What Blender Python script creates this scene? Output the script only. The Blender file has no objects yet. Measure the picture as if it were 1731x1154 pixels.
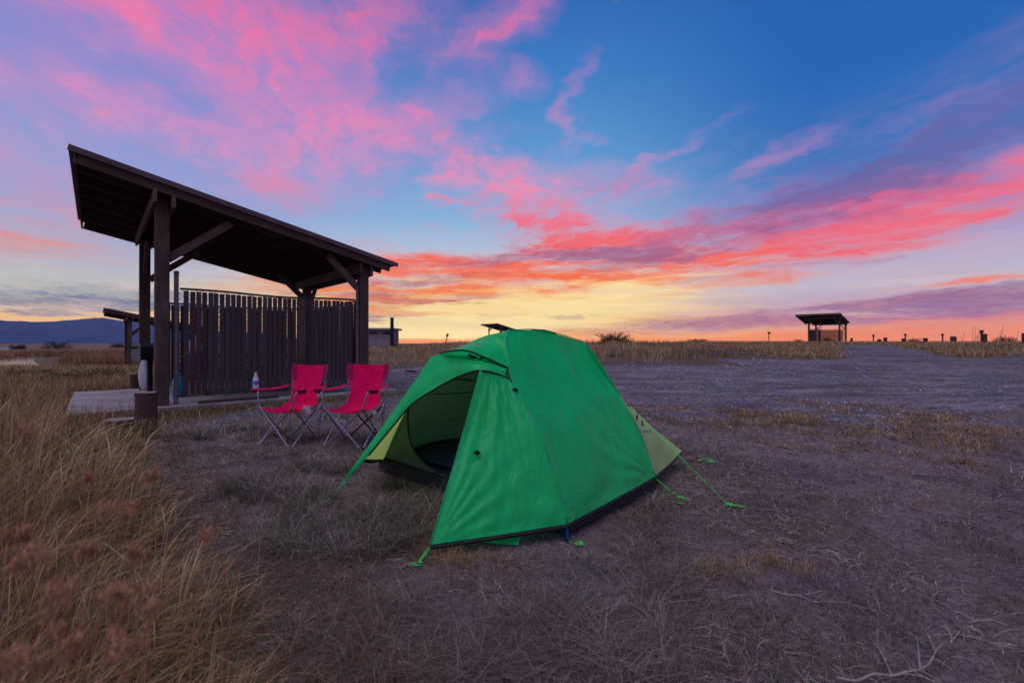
import bpy, bmesh, math, random
import numpy as np
from mathutils import Vector, Matrix

R = math.radians
sc = bpy.context.scene
COL = sc.collection
rng = np.random.default_rng(7)
random.seed(7)

# ------------------------------------------------------------------ camera, sky, light, exposure
EYE = 1.12
cd = bpy.data.cameras.new("camera")
cd.lens = 16.0
cd.sensor_width = 36.0
cd.clip_start = 0.02
cd.clip_end = 40000
cd.dof.use_dof = True
cd.dof.focus_distance = 4.2
cd.dof.aperture_fstop = 2.6
cam = bpy.data.objects.new("camera", cd)
COL.objects.link(cam)
cam.location = (0, 0, EYE)
cam.rotation_euler = (R(90.22), 0, 0)
sc.camera = cam
sc.view_settings.view_transform = 'Standard'
sc.view_settings.look = 'None'
sc.view_settings.gamma = 1
sc.view_settings.exposure = 0.0
sc.view_settings.use_curve_mapping = False
sc.cycles.max_bounces = 4
sc.cycles.diffuse_bounces = 3
sc.cycles.transparent_max_bounces = 8
sc.cycles.use_denoising = True


def lin(r, g, b, k=1.0):
    f = lambda c: (c / 255 / 12.92 if c / 255 <= 0.04045 else ((c / 255 + 0.055) / 1.055) ** 2.4)
    return (f(r) * k, f(g) * k, f(b) * k, 1.0)


class NT:
    """small helper to write node graphs"""
    def __init__(s, tree):
        s.t = tree
        s.n = tree.nodes
        s.l = tree.links

    def new(s, kind, **kw):
        nd = s.n.new(kind)
        for k, v in kw.items():
            setattr(nd, k, v)
        return nd

    def put(s, sock, v):
        if isinstance(v, bpy.types.NodeSocket):
            s.l.new(v, sock)
        elif v is not None:
            sock.default_value = v

    def math(s, op, a, b=None, c=None, clamp=False):
        nd = s.new('ShaderNodeMath', operation=op, use_clamp=clamp)
        s.put(nd.inputs[0], a)
        if b is not None: s.put(nd.inputs[1], b)
        if c is not None: s.put(nd.inputs[2], c)
        return nd.outputs[0]

    def vmath(s, op, a, b=None, scale=None):
        nd = s.new('ShaderNodeVectorMath', operation=op)
        s.put(nd.inputs[0], a)
        if b is not None: s.put(nd.inputs[1], b)
        if scale is not None: s.put(nd.inputs['Scale'], scale)
        return nd.outputs[0]

    def comb(s, x, y, z):
        nd = s.new('ShaderNodeCombineXYZ')
        for i, v in enumerate((x, y, z)): s.put(nd.inputs[i], v)
        return nd.outputs[0]

    def sep(s, v):
        nd = s.new('ShaderNodeSeparateXYZ')
        s.put(nd.inputs[0], v)
        return nd.outputs

    def mapping(s, v, loc=(0, 0, 0), rot=(0, 0, 0), scale=(1, 1, 1), kind='POINT'):
        nd = s.new('ShaderNodeMapping', vector_type=kind)
        s.put(nd.inputs['Vector'], v)
        nd.inputs['Location'].default_value = loc
        nd.inputs['Rotation'].default_value = rot
        nd.inputs['Scale'].default_value = scale
        return nd.outputs[0]

    def noise(s, v, scale=5, detail=4, rough=0.5, dist=0.0, color=False):
        nd = s.new('ShaderNodeTexNoise')
        s.put(nd.inputs['Vector'], v)
        nd.inputs['Scale'].default_value = scale
        nd.inputs['Detail'].default_value = detail
        nd.inputs['Roughness'].default_value = rough
        nd.inputs['Distortion'].default_value = dist
        return nd.outputs['Color' if color else 'Fac']

    def ramp(s, fac, stops, interp='LINEAR'):
        nd = s.new('ShaderNodeValToRGB')
        cr = nd.color_ramp
        cr.interpolation = interp
        while len(cr.elements) > 1: cr.elements.remove(cr.elements[-1])
        cr.elements[0].position = stops[0][0]
        cr.elements[0].color = stops[0][1]
        for p, c in stops[1:]:
            e = cr.elements.new(p)
            e.color = c
        s.put(nd.inputs[0], fac)
        return nd.outputs[0]

    def mrange(s, v, a, b, c=0.0, d=1.0, smooth=True):
        nd = s.new('ShaderNodeMapRange')
        nd.interpolation_type = 'SMOOTHSTEP' if smooth else 'LINEAR'
        s.put(nd.inputs['Value'], v)
        for k, x in zip(('From Min', 'From Max', 'To Min', 'To Max'), (a, b, c, d)):
            s.put(nd.inputs[k], x)
        return nd.outputs['Result']

    def mix(s, fac, a, b, mode='MIX'):
        nd = s.new('ShaderNodeMix', data_type='RGBA', blend_type=mode)
        s.put(nd.inputs[0], fac)
        s.put(nd.inputs[6], a)
        s.put(nd.inputs[7], b)
        return nd.outputs[2]


def build_world():
    w = bpy.data.worlds.new("World")
    sc.world = w
    w.use_nodes = True
    g = NT(w.node_tree)
    g.n.clear()
    tc = g.new('ShaderNodeTexCoord')
    d = g.vmath('NORMALIZE', tc.outputs['Generated'])
    x, y, z = g.sep(d)
    az = g.math('ARCTAN2', x, y)
    el = g.math('ARCSINE', z)
    zc = g.math('MAXIMUM', z, 0.0)
    inv = g.math('DIVIDE', 1.0, g.math('ADD', zc, 0.10))
    pl = g.comb(g.math('MULTIPLY', x, inv), g.math('MULTIPLY', y, inv), 0.0)      # cloud layer seen in perspective
    ae = g.comb(az, el, 0.0)
    wn = g.noise(pl, 0.9, 5, 0.55, color=True)
    wv = g.vmath('MULTIPLY', g.vmath('SUBTRACT', wn, (0.5, 0.5, 0.5)), (0.28, 0.16, 0.0))
    wn2 = g.noise(pl, 3.6, 5, 0.62, color=True)
    wv2 = g.vmath('MULTIPLY', g.vmath('SUBTRACT', wn2, (0.5, 0.5, 0.5)), (0.18, 0.10, 0.0))
    warp = g.vmath('ADD', wv, wv2)
    lowk = g.mrange(el, 0.0, 0.35, 0.15, 1.0)                                      # clouds near the horizon warp less
    aew = g.vmath('ADD', ae, g.vmath('SCALE', warp, scale=lowk))

    def cluster(blobs):
        tot = None
        for (px, py, rx, ry, rot, amp) in blobs:
            u, v = (px - 865.5) / 770, (574 - py) / 770
            a0, e0 = math.atan(u), math.atan(v * math.cos(math.atan(u)))
            ca = math.cos(a0)
            m = g.mapping(aew, (a0, e0, 0), (0, 0, R(rot)), (1.3 * rx / 770 * (0.35 + 0.65 * ca * ca), 1.35 * ry / 770 * ca, 1), 'TEXTURE')
            gr = g.new('ShaderNodeTexGradient', gradient_type='QUADRATIC_SPHERE')
            g.put(gr.inputs[0], m)
            sq = g.math('SQRT', gr.outputs['Fac'])
            v_ = g.mrange(sq, 0.0, 1.0, 0.0, amp * 1.15)
            tot = v_ if tot is None else g.math('ADD', tot, v_)
        return tot

    # streaky detail
    s1 = g.noise(g.mapping(aew, rot=(0, 0, R(-10)), scale=(2.6, 11, 1)), 1.6, 5, 0.62)
    s2 = g.noise(g.mapping(pl, rot=(0, 0, R(28)), scale=(1.0, 2.4, 1)), 1.5, 5, 0.62, 0.4)
    s3 = g.noise(g.mapping(ae, rot=(0, 0, R(-4)), scale=(3, 34, 1)), 2.0, 6, 0.6)
    rp = g.mapping(pl, rot=(0, 0, R(-24)))
    rp = g.vmath('ADD', rp, g.vmath('SCALE', g.vmath('SUBTRACT', wn2, (0.5, 0.5, 0.5)), scale=0.35))
    w1 = g.noise(g.mapping(rp, scale=(1.5, 0.36, 1)), 1.7, 5, 0.60, 0.3)
    w2 = g.noise(g.mapping(rp, scale=(2.4, 0.60, 1)), 4.2, 6, 0.66, 0.5)
    hi = g.mrange(el, 0.12, 0.42)
    det = g.math('ADD', g.math('MULTIPLY', g.math('ADD', g.math('MULTIPLY', w1, 0.65), g.math('MULTIPLY', s2, 0.35)), hi), g.math('MULTIPLY', s1, g.math('SUBTRACT', 1.0, hi)))

    t = g.math('DIVIDE', el, R(60), clamp=True)
    p = lambda deg: max(0, deg) / 60
    K = 1.0
    rc = g.ramp(t, [(0, lin(255, 138, 46)), (p(1.4), lin(255, 196, 78)), (p(4), lin(255, 218, 140)), (p(6.5), lin(246, 214, 180)),
                    (p(10), lin(196, 204, 220)), (p(15), lin(138, 182, 222)), (p(22), lin(96, 155, 212)), (p(30), lin(66, 128, 198)),
                    (p(40), lin(38, 95, 175)), (p(60), lin(30, 75, 150))])
    rl = g.ramp(t, [(0, lin(245, 160, 80)), (p(1.6), lin(255, 192, 92)), (p(2.7), lin(250, 205, 130)), (p(3.6), lin(222, 208, 170)), (p(4.5), lin(206, 208, 190)), (p(7.5), lin(196, 208, 205)),
                    (p(11), lin(168, 194, 220)), (p(16), lin(150, 176, 220)), (p(22), lin(134, 152, 214)), (p(30), lin(110, 128, 204)),
                    (p(42), lin(52, 92, 172)), (p(60), lin(32, 75, 150))])
    rr = g.ramp(t, [(0, lin(255, 136, 48)), (p(1.3), lin(255, 136, 58)), (p(2.4), lin(236, 128, 120)), (p(4), lin(205, 170, 190)), (p(6), lin(200, 190, 208)),
                    (p(9), lin(186, 172, 208)), (p(13), lin(120, 130, 196)), (p(18), lin(64, 118, 190)), (p(26), lin(38, 102, 180)),
                    (p(60), lin(28, 75, 150))])
    rb = g.ramp(t, [(0, lin(120, 118, 172)), (p(5), lin(150, 130, 182)), (p(12), lin(186, 142, 188)), (p(22), lin(140, 140, 196)),
                    (p(38), lin(72, 110, 180)), (p(60), lin(36, 80, 152))])
    fl = g.mrange(az, -0.15, -0.75)
    fr = g.mrange(az, 0.12, 0.62)
    aab = g.math('ABSOLUTE', az)
    fb = g.mrange(aab, 1.2, 2.3)
    base = g.mix(fl, rc, rl)
    base = g.mix(fr, base, rr)
    base = g.mix(fb, base, rb)

    # violet veil over the upper left
    veil = cluster([(200, 130, 620, 330, -10, 1.0), (60, 300, 300, 200, 0, 0.7)])
    base = g.mix(g.math('MULTIPLY', g.mrange(veil, 0.1, 0.9), 0.38), base, lin(142, 134, 206))

    pink = cluster([
        # great soft fan in the upper left
        (330, 35, 380, 125, -18, 1.05), (200, -20, 300, 110, -10, 0.7), (600, 40, 220, 90, 20, 0.85), (430, 110, 240, 56, -24, 0.45),
        (600, 222, 320, 42, 5, 0.75), (720, 180, 160, 34, 12, 0.6), (360, 262, 330, 40, -8, 0.62), (520, 268, 210, 28, -2, 0.55), (110, 150, 170, 50, -20, 0.3),
        (850, 50, 160, 34, 22, 0.95), (880, 128, 80, 26, 0, 0.7), (985, 165, 26, 80, -12, 0.6),
        # swirl above the middle
        (800, 270, 120, 46, -14, 1.1), (760, 300, 60, 30, 0, 0.5), (890, 320, 120, 50, -30, 0.9), (1010, 300, 150, 36, -6, 0.65), (930, 370, 210, 48, -10, 0.9),
        (1120, 240, 110, 14, 22, 0.5), (745, 355, 50, 10, 2, 0.8),
        # long band rising to the right
        (1150, 400, 360, 56, 6, 1.0), (1400, 375, 420, 44, 11, 1.0), (1640, 325, 320, 48, 13, 1.0), (1290, 268, 120, 22, 12, 0.35), (1500, 400, 330, 22, 9, 0.5),
        # orange mass over the glow
        (860, 440, 340, 40, 4, 1.0), (800, 490, 320, 34, 3, 1.1), (900, 470, 260, 22, 5, 0.7), (760, 520, 260, 12, 2, 0.7), (1050, 445, 260, 34, 9, 0.9), (640, 440, 190, 40, 4, 0.75), (640, 495, 150, 26, 0, 0.7), (440, 478, 110, 24, 2, 0.8),
        (700, 520, 220, 14, 0, 0.6), (960, 505, 200, 12, 3, 0.5), (1330, 455, 320, 12, 7, 0.5), (1660, 465, 170, 9, 3, 0.9), (1560, 500, 260, 9, 2, 0.45),
        (1180, 552, 560, 10, 1, 0.9), (60, 390, 110, 14, 0, 0.4), (210, 372, 150, 16, -8, 0.4),
        (-700, 60, 900, 330, -10, 0.5), (2500, -100, 900, 300, 10, 0.4)])
    wisp = g.math('ADD', g.math('MULTIPLY', w2, 0.65), g.math('MULTIPLY', g.noise(g.mapping(aew, rot=(0, 0, R(-14)), scale=(2.2, 8, 1)), 3.6, 5, 0.62, 0.4), 0.35))
    streak = g.noise(g.mapping(g.vmath('ADD', ae, g.vmath('SCALE', warp, scale=0.30)), rot=(0, 0, R(-7)), scale=(1.6, 17, 1)), 2.4, 6, 0.62, 0.3)
    lowm = g.mrange(el, 0.30, 0.12)
    mixn = g.math('ADD', g.math('MULTIPLY', wisp, g.math('SUBTRACT', 1.0, lowm)), g.math('MULTIPLY', streak, lowm))
    tex = g.mrange(g.math('ADD', g.math('MULTIPLY', det, 0.38), g.math('MULTIPLY', mixn, 0.62)), 0.37, 0.62, 0.0, 1.0, False)
    pd = g.math('MULTIPLY', g.math('MINIMUM', pink, 1.3), g.math('ADD', g.mrange(el, 0.2, 0.45, 0.08, 0.22), g.math('MULTIPLY', tex, g.mrange(el, 0.2, 0.45, 1.35, 1.05))))
    pd = g.math('ADD', pd, g.math('MULTIPLY', g.math('MULTIPLY', tex, tex), g.mrange(el, 0.62, 0.30, 0.0, 0.20)))
    pd = g.mrange(pd, 0.06, g.mrange(el, 0.2, 0.42, 1.12, 1.42), 0.0, 1.0, False)
    pc = g.ramp(t, [(0, lin(255, 150, 90)), (p(2), lin(255, 146, 66)), (p(5), lin(255, 140, 58)), (p(8), lin(255, 112, 52)), (p(11), lin(252, 98, 76)),
                    (p(14.5), lin(244, 112, 132)), (p(19), lin(236, 146, 182)), (p(26), lin(232, 132, 182)), (p(33), lin(242, 112, 158)), (p(50), lin(215, 110, 165))])
    pcr = g.ramp(t, [(0, lin(255, 130, 60)), (p(3), lin(248, 108, 90)), (p(9), lin(248, 100, 112)), (p(14), lin(240, 108, 140)), (p(22), lin(205, 120, 178)), (p(50), lin(160, 120, 190))])
    pcc = g.mix(g.mrange(az, 0.25, 0.7), pc, pcr)
    # paler, more lilac where the cloud is thin
    fine = g.noise(g.mapping(aew, rot=(0, 0, R(-12)), scale=(4, 15, 1)), 3.4, 6, 0.6)
    thin = g.math('MULTIPLY', g.mrange(pd, 0.1, 1.0), g.mrange(fine, 0.30, 0.62, 0.45, 1.0))
    lil = g.ramp(t, [(0, lin(255, 205, 130)), (p(6), lin(255, 190, 120)), (p(9), lin(246, 160, 130)), (p(13), lin(216, 160, 190)), (p(22), lin(206, 150, 206)), (p(40), lin(180, 130, 200))])
    pcc = g.mix(g.math('MULTIPLY', g.math('SUBTRACT', 1.0, thin), 0.62), pcc, lil)
    col = g.mix(pd, base, pcc)

    dark = cluster([
        (1600, 235, 330, 34, 18, 0.45), (1440, 300, 330, 36, 15, 0.8), (1250, 360, 260, 40, 10, 0.85), (1090, 425, 110, 26, 8, 0.85), (1600, 285, 250, 32, 14, 0.6),
        (900, 418, 150, 18, 0, 0.9), (1010, 300, 110, 26, -4, 0.4), (870, 430, 240, 13, 3, 0.8), (700, 468, 180, 12, 3, 0.9), (740, 503, 200, 10, 1, 0.9), (1120, 425, 150, 16, 8, 0.8), (600, 490, 140, 8, 0, 0.7),
        (1200, 542, 420, 17, 3, 1.0), (1560, 512, 360, 24, 3, 1.1), (1450, 526, 380, 18, 2, 0.9), (1680, 488, 190, 14, 5, 0.8),
        (690, 535, 150, 11, -2, 0.95), (800, 540, 130, 7, -2, 0.8), (590, 522, 140, 9, 1, 0.6),
        (320, 495, 260, 9, -1, 0.6), (120, 503, 260, 15, -1, 1.5), (250, 512, 150, 11, 0, 1.2), (50, 520, 50, 6, -4, 1.3), (115, 523, 50, 6, -5, 1.3), (190, 545, 130, 6, 0, 0.7),
        (500, 398, 150, 12, -10, 0.3), (350, 455, 160, 9, 0, 0.35)])
    dd = g.mrange(g.math('MULTIPLY', g.math('MINIMUM', dark, 1.2), g.math('ADD', 0.15, g.math('MULTIPLY', g.mrange(g.math('ADD', g.math('MULTIPLY', s1, 0.5), g.math('MULTIPLY', wisp, 0.5)), 0.37, 0.62, 0.0, 1.0, False), 1.1))), 0.08, 1.05, 0, 1, False)
    dcl = g.ramp(t, [(0, lin(150, 120, 130)), (p(4), lin(98, 112, 150)), (p(10), lin(130, 140, 175)), (p(30), lin(90, 100, 170))])
    dcc = g.ramp(t, [(0, lin(215, 120, 100)), (p(2.5), lin(150, 92, 118)), (p(5.5), lin(172, 104, 120)), (p(9), lin(170, 98, 112)), (p(12), lin(150, 100, 150)), (p(20), lin(95, 100, 170)), (p(40), lin(70, 90, 165))])
    dcr = g.ramp(t, [(0, lin(190, 110, 125)), (p(3), lin(146, 104, 148)), (p(8), lin(160, 104, 150)), (p(12), lin(146, 98, 152)), (p(15), lin(96, 92, 155)), (p(40), lin(60, 85, 160))])
    dc = g.mix(g.mrange(az, -0.55, -0.3), dcl, dcc)
    dc = g.mix(g.mrange(az, 0.15, 0.5), dc, dcr)
    col = g.mix(g.math('MULTIPLY', dd, g.mrange(el, 0.16, 0.3, 0.88, 0.68)), col, dc)

    lowb = g.math('MULTIPLY', g.mrange(el, 0.0, 0.05), g.mrange(el, 0.24, 0.12))
    gold = g.mrange(s3, 0.50, 0.62)
    col = g.mix(g.math('MULTIPLY', g.math('MULTIPLY', gold, g.mrange(el, 0.0, 0.03)), g.math('MULTIPLY', g.mrange(el, 0.19, 0.08), g.mrange(aab, 0.55, 0.15, 0, 0.55))), col, lin(255, 200, 110, 1.1))
    sk2 = g.noise(g.mapping(g.vmath('ADD', ae, g.vmath('SCALE', warp, scale=0.2)), loc=(3.1, 1.7, 0), rot=(0, 0, R(-5)), scale=(1.3, 15, 1)), 2.6, 5, 0.6)
    pale = g.ramp(t, [(0, lin(255, 215, 150)), (p(5), lin(235, 205, 200)), (p(9), lin(188, 180, 214)), (p(14), lin(140, 160, 212))])
    col = g.mix(g.math('MULTIPLY', g.math('MULTIPLY', g.mrange(sk2, 0.48, 0.68), lowb), 0.5), col, pale)
    violet = g.ramp(t, [(0, lin(190, 110, 110)), (p(6), lin(176, 120, 150)), (p(12), lin(150, 120, 175))])
    col = g.mix(g.math('MULTIPLY', g.math('MULTIPLY', g.mrange(sk2, 0.46, 0.30), lowb), 0.45), col, violet)

    # small clear-cut cloudlets over the glow
    puff = cluster([(845, 527, 48, 5, 3, 1.3), (873, 526, 18, 4, 0, 1.2), (960, 534, 34, 4.5, -1, 1.4), (820, 529, 26, 4, 6, 1.0), (690, 538, 120, 8, -3, 1.1), (770, 545, 80, 4, -2, 0.9)])
    pf = g.mrange(g.math('ADD', puff, g.math('MULTIPLY', g.math('SUBTRACT', s3, 0.5), 0.9)), 0.22, 0.50)
    col = g.mix(g.math('MULTIPLY', pf, 0.8), col, lin(135, 82, 100))

    # glow where the sun went down
    glow = cluster([(790, 545, 210, 16, 0, 1.1), (930, 520, 340, 34, 3, 0.8), (690, 562, 240, 8, 0, 0.9), (1050, 478, 300, 26, 7, 0.5), (760, 515, 160, 10, 2, 0.5)])
    gl = g.mrange(g.math('ADD', glow, g.math('MULTIPLY', g.math('SUBTRACT', s3, 0.5), 1.4)), 0.2, 1.0)
    gl = g.math('MULTIPLY', gl, 0.85)
    col = g.mix(gl, col, lin(255, 230, 156, 1.12))

    # below the horizon: dim earth
    col = g.mix(g.mrange(el, -0.004, -0.05), col, (0.05, 0.045, 0.06, 1))

    low = g.mrange(el, 0.085, 0.0, 1.0, 1.35)
    col = g.vmath('SCALE', col, scale=low)
    bg = g.new('ShaderNodeBackground')
    g.put(bg.inputs[0], col)
    bg.inputs[1].default_value = 1.0
    out = g.new('ShaderNodeOutputWorld')
    g.l.new(bg.outputs[0], out.inputs[0])


build_world()

sd = bpy.data.lights.new("twilight_fill", 'SUN')          # added broad fill lamp that lifts the dim ground; the sun is down
sd.energy = 1.70
sd.angle = R(60)
sd.color = (1.0, 0.83, 0.87)
so = bpy.data.objects.new("twilight_fill", sd)
COL.objects.link(so)
so.rotation_euler = (Vector((0.25, 0.35, -1.0))).to_track_quat('-Z', 'Y').to_euler()


# ------------------------------------------------------------------ helpers
def setp(o, label=None, cat=None, group=None, kind=None):
    if label: o['label'] = label
    if cat: o['category'] = cat
    if group: o['group'] = group
    if kind: o['kind'] = kind
    return o


def empty(name, loc, rz=0.0, label=None, cat=None, group=None):
    o = bpy.data.objects.new(name, None)
    COL.objects.link(o)
    o.location = loc
    o.rotation_euler = (0, 0, rz)
    o.empty_display_size = 0.1
    return setp(o, label, cat, group)


class MB:
    """collects simple shapes and links them as one mesh object"""
    def __init__(s):
        s.v, s.f, s.sm = [], [], []

    def add(s, vs, fs, smooth=False):
        b = len(s.v)
        s.v += [tuple(v) for v in vs]
        s.f += [tuple(b + i for i in f) for f in fs]
        s.sm += [smooth] * len(fs)
        return s

    def box(s, c, size, M=None, bev=0.0):
        hx, hy, hz = size[0] / 2, size[1] / 2, size[2] / 2
        if bev <= 0:
            vs = [Vector((c[0] + sx * hx, c[1] + sy * hy, c[2] + sz * hz)) for sx in (-1, 1) for sy in (-1, 1) for sz in (-1, 1)]
            fs = [(0, 1, 3, 2), (4, 6, 7, 5), (0, 4, 5, 1), (2, 3, 7, 6), (0, 2, 6, 4), (1, 5, 7, 3)]
        else:
            bm = bmesh.new()
            bmesh.ops.create_cube(bm, size=1)
            for v in bm.verts: v.co = Vector((v.co.x * size[0], v.co.y * size[1], v.co.z * size[2])) + Vector(c)
            bmesh.ops.bevel(bm, geom=bm.edges[:], offset=bev, segments=1, affect='EDGES')
            bm.verts.index_update()
            vs = [v.co.copy() for v in bm.verts]
            fs = [tuple(v.index for v in f.verts) for f in bm.faces]
            bm.free()
        if M is not None: vs = [M @ v for v in vs]
        return s.add(vs, fs)

    def beam(s, a, b, w, h, up=(0, 0, 1), bev=0.0):
        a, b = Vector(a), Vector(b)
        d = (b - a)
        L = d.length
        d.normalize()
        side = d.cross(Vector(up))
        if side.length < 1e-4: side = Vector((1, 0, 0))
        side.normalize()
        u = side.cross(d).normalized()
        M = Matrix(((d.x, side.x, u.x, (a.x + b.x) / 2), (d.y, side.y, u.y, (a.y + b.y) / 2), (d.z, side.z, u.z, (a.z + b.z) / 2), (0, 0, 0, 1)))
        return s.box((0, 0, 0), (L, w, h), M, bev)

    def tube(s, pts, r, n=6, closed=False, cap=True):
        pts = [Vector(p) for p in pts]
        m = len(pts)
        rs = r if isinstance(r, (list, tuple)) else [r] * m
        b = len(s.v)
        vs, fs = [], []
        ref = Vector((0.13, 0.21, 0.97)).normalized()
        pn = None
        for i, p in enumerate(pts):
            if closed: d = pts[(i + 1) % m] - pts[i - 1]
            else: d = pts[min(i + 1, m - 1)] - pts[max(i - 1, 0)]
            d.normalize()
            if pn is None:
                pn = d.cross(ref)
                if pn.length < 0.05: pn = d.cross(Vector((1, 0, 0)))
            pn = (pn - d * pn.dot(d)).normalized()
            bn = d.cross(pn)
            for k in range(n):
                a = 2 * math.pi * k / n
                vs.append(p + (pn * math.cos(a) + bn * math.sin(a)) * rs[i])
        for i in range(m if closed else m - 1):
            j = (i + 1) % m
            for k in range(n):
                l = (k + 1) % n
                fs.append((i * n + k, i * n + l, j * n + l, j * n + k))
        if cap and not closed:
            fs.append(tuple(range(n - 1, -1, -1)))
            fs.append(tuple((m - 1) * n + k for k in range(n)))
        return s.add(vs, fs, True)

    def lathe(s, prof, c=(0, 0, 0), n=16, M=None):
        vs, fs = [], []
        for (r, z) in prof:
            for k in range(n):
                a = 2 * math.pi * k / n
                vs.append(Vector((c[0] + r * math.cos(a), c[1] + r * math.sin(a), c[2] + z)))
        for i in range(len(prof) - 1):
            for k in range(n):
                l = (k + 1) % n
                fs.append((i * n + k, i * n + l, (i + 1) * n + l, (i + 1) * n + k))
        if prof[0][0] > 1e-3: fs.append(tuple(range(n - 1, -1, -1)))
        if prof[-1][0] > 1e-3: fs.append(tuple((len(prof) - 1) * n + k for k in range(n)))
        if M is not None: vs = [M @ v for v in vs]
        return s.add(vs, fs, True)

    def mesh(s, name):
        me = bpy.data.meshes.new(name)
        me.from_pydata(s.v, [], s.f)
        me.polygons.foreach_set('use_smooth', s.sm)
        me.update()
        return me

    def build(s, name, mat, parent=None, autosmooth=40):
        me = s.mesh(name)
        me.materials.append(mat)
        if any(s.sm):
            me.set_sharp_from_angle(angle=R(autosmooth))
        return link(name, me, parent)


def link(name, me, parent=None):
    o = bpy.data.objects.new(name, me)
    COL.objects.link(o)
    if parent is not None: o.parent = parent
    return o


def copy_tree(o, parent=None):
    c = o.copy()
    COL.objects.link(c)
    c.parent = parent
    for ch in list(o.children): copy_tree(ch, c)
    return c


# ------------------------------------------------------------------ numpy noise and the lie of the land
def _hash(ix, iy, seed):
    n = (ix.astype(np.int64) * 374761393 + iy.astype(np.int64) * 668265263 + seed * 974634777) & 0xffffffff
    n = ((n ^ (n >> 13)) * 1274126177) & 0xffffffff
    n = n ^ (n >> 16)
    return (n & 0xffff) / 65535.0


def vnoise(x, y, seed=0):
    ix, iy = np.floor(x), np.floor(y)
    fx, fy = x - ix, y - iy
    fx, fy = fx * fx * (3 - 2 * fx), fy * fy * (3 - 2 * fy)
    a, b = _hash(ix, iy, seed), _hash(ix + 1, iy, seed)
    c, d = _hash(ix, iy + 1, seed), _hash(ix + 1, iy + 1, seed)
    return (a * (1 - fx) + b * fx) * (1 - fy) + (c * (1 - fx) + d * fx) * fy


def fbm(x, y, sc_, octv=4, seed=0):
    t, a, s = 0, 0.5, 0
    for i in range(octv):
        t = t + a * vnoise(x * sc_ + 17.3 * i, y * sc_ - 9.1 * i, seed + i)
        s += a
        a *= 0.5
        sc_ *= 2.03
    return t / s


def sstep(a, b, x):
    t = np.clip((x - a) / (b - a), 0, 1)
    return t * t * (3 - 2 * t)


def land(x, y):
    """height of the ground: flat camp spot, a gentle rise beyond the gravel, marsh and river to the left"""
    x = np.asarray(x, float)
    y = np.asarray(y, float)
    r = x / np.maximum(y, 3.0)
    front = sstep(2, 10, y)
    rise = np.clip((y - 10) * 0.04, 0, None)
    rise = 1.14 * (1 - np.exp(-rise / 0.80 - (rise / 0.85) ** 2 * 0.6))
    a = sstep(-0.48, -0.08, r) * front
    z = rise * a
    drop = -0.92 * sstep(13, 42, y) * sstep(-0.45, -0.72, r)
    z = z + drop
    d = np.hypot(x, y)
    # river pools
    p1 = sstep(40, 43, y) * sstep(62, 58, y) * sstep(-1.03, -1.10, r + 0.03 * (fbm(x, y, 0.08, 2, 5) - .5))
    p2 = sstep(85, 100, y) * sstep(240, 205, y) * sstep(-1.06, -1.12, r)
    z = z - 0.9 * np.clip(p1 + p2, 0, 1)
    far = sstep(6, 30, d)
    z = z + (fbm(x, y, 0.11, 3, 11) - 0.5) * 0.30 * far * (1 - 0.6 * a)
    z = z + (fbm(x, y, 0.9, 3, 21) - 0.5) * 0.055 * sstep(1.0, 3.0, d)
    z = z + (fbm(x, y, 7.0, 3, 31) - 0.5) * 0.030 + (fbm(x, y, 23.0, 2, 37) - 0.5) * 0.010 * sstep(9, 5, d)
    z = z - 0.24 * np.exp(-((x + 5.4) ** 2 + (y - 5.9) ** 2) / 0.40)
    # level under the shelter pad
    lx = (x + 5.75) * 0.7373 + (y - 7.47) * 0.6756
    ly = -(x + 5.75) * 0.6756 + (y - 7.47) * 0.7373
    pad = sstep(-1.9, -1.0, lx) * sstep(4.9, 4.0, lx) * sstep(-0.9, -0.2, ly) * sstep(4.8, 3.9, ly)
    z = z * (1 - pad) + (-0.01) * pad
    return z


def gz(x, y): return float(land(np.array([x]), np.array([y]))[0])


def at(px, Y):
    """world x of a sight line at depth Y"""
    return (px - 865.5) / 770 * Y


def road_mask(x, y):
    """>0 on gravel"""
    wob = (fbm(x, y, 0.45, 4, 41) - 0.5)
    wob2 = (fbm(x, y, 1.7, 3, 43) - 0.5)
    near = y - (6.1 + 0.12 * x + 0.35 * np.clip(-x - 0, 0, 10)) + wob * 4.2 + wob2 * 3.2      # in front of this line: camp dirt
    r = x / np.maximum(y, 3.0)
    farline = 16.2 + 0.0 * x
    f_main = (farline - y) + wob * 2.0
    # arm towards the far shelter
    t = np.clip((y - 13) / 45, 0, 1.2)
    cx = 12.5 + (y - 13) * 0.64
    wid = 2.0 * (1 - t) + 0.8
    f_arm = wid - np.abs(x - cx) + wob * 1.0
    f_arm = np.where(y > 33, -5, f_arm)
    right = np.minimum(17 + 0.13 * x - y + wob * 1.5, x - 8)
    f = np.maximum(np.maximum(f_main, f_arm), right)
    left = (x + 8.8) + wob * 1.5
    return np.minimum(np.minimum(near, f), left)


def grid_mesh(name, V, nu, nv, mat, smooth=True, keep=None):
    idx = np.arange(nu * nv).reshape(nu, nv)
    q = np.stack([idx[:-1, :-1], idx[1:, :-1], idx[1:, 1:], idx[:-1, 1:]], -1).reshape(-1, 4)
    if keep is not None:
        k = keep.reshape(nu, nv)
        kk = (k[:-1, :-1] | k[1:, :-1] | k[1:, 1:] | k[:-1, 1:]).reshape(-1)
        q = q[kk]
        used = np.unique(q)
        remap = -np.ones(nu * nv, int)
        remap[used] = np.arange(len(used))
        V = V[used]
        q = remap[q]
    return raw_mesh(name, V, q.reshape(-1), np.full(len(q), 4), mat, smooth)


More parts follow.
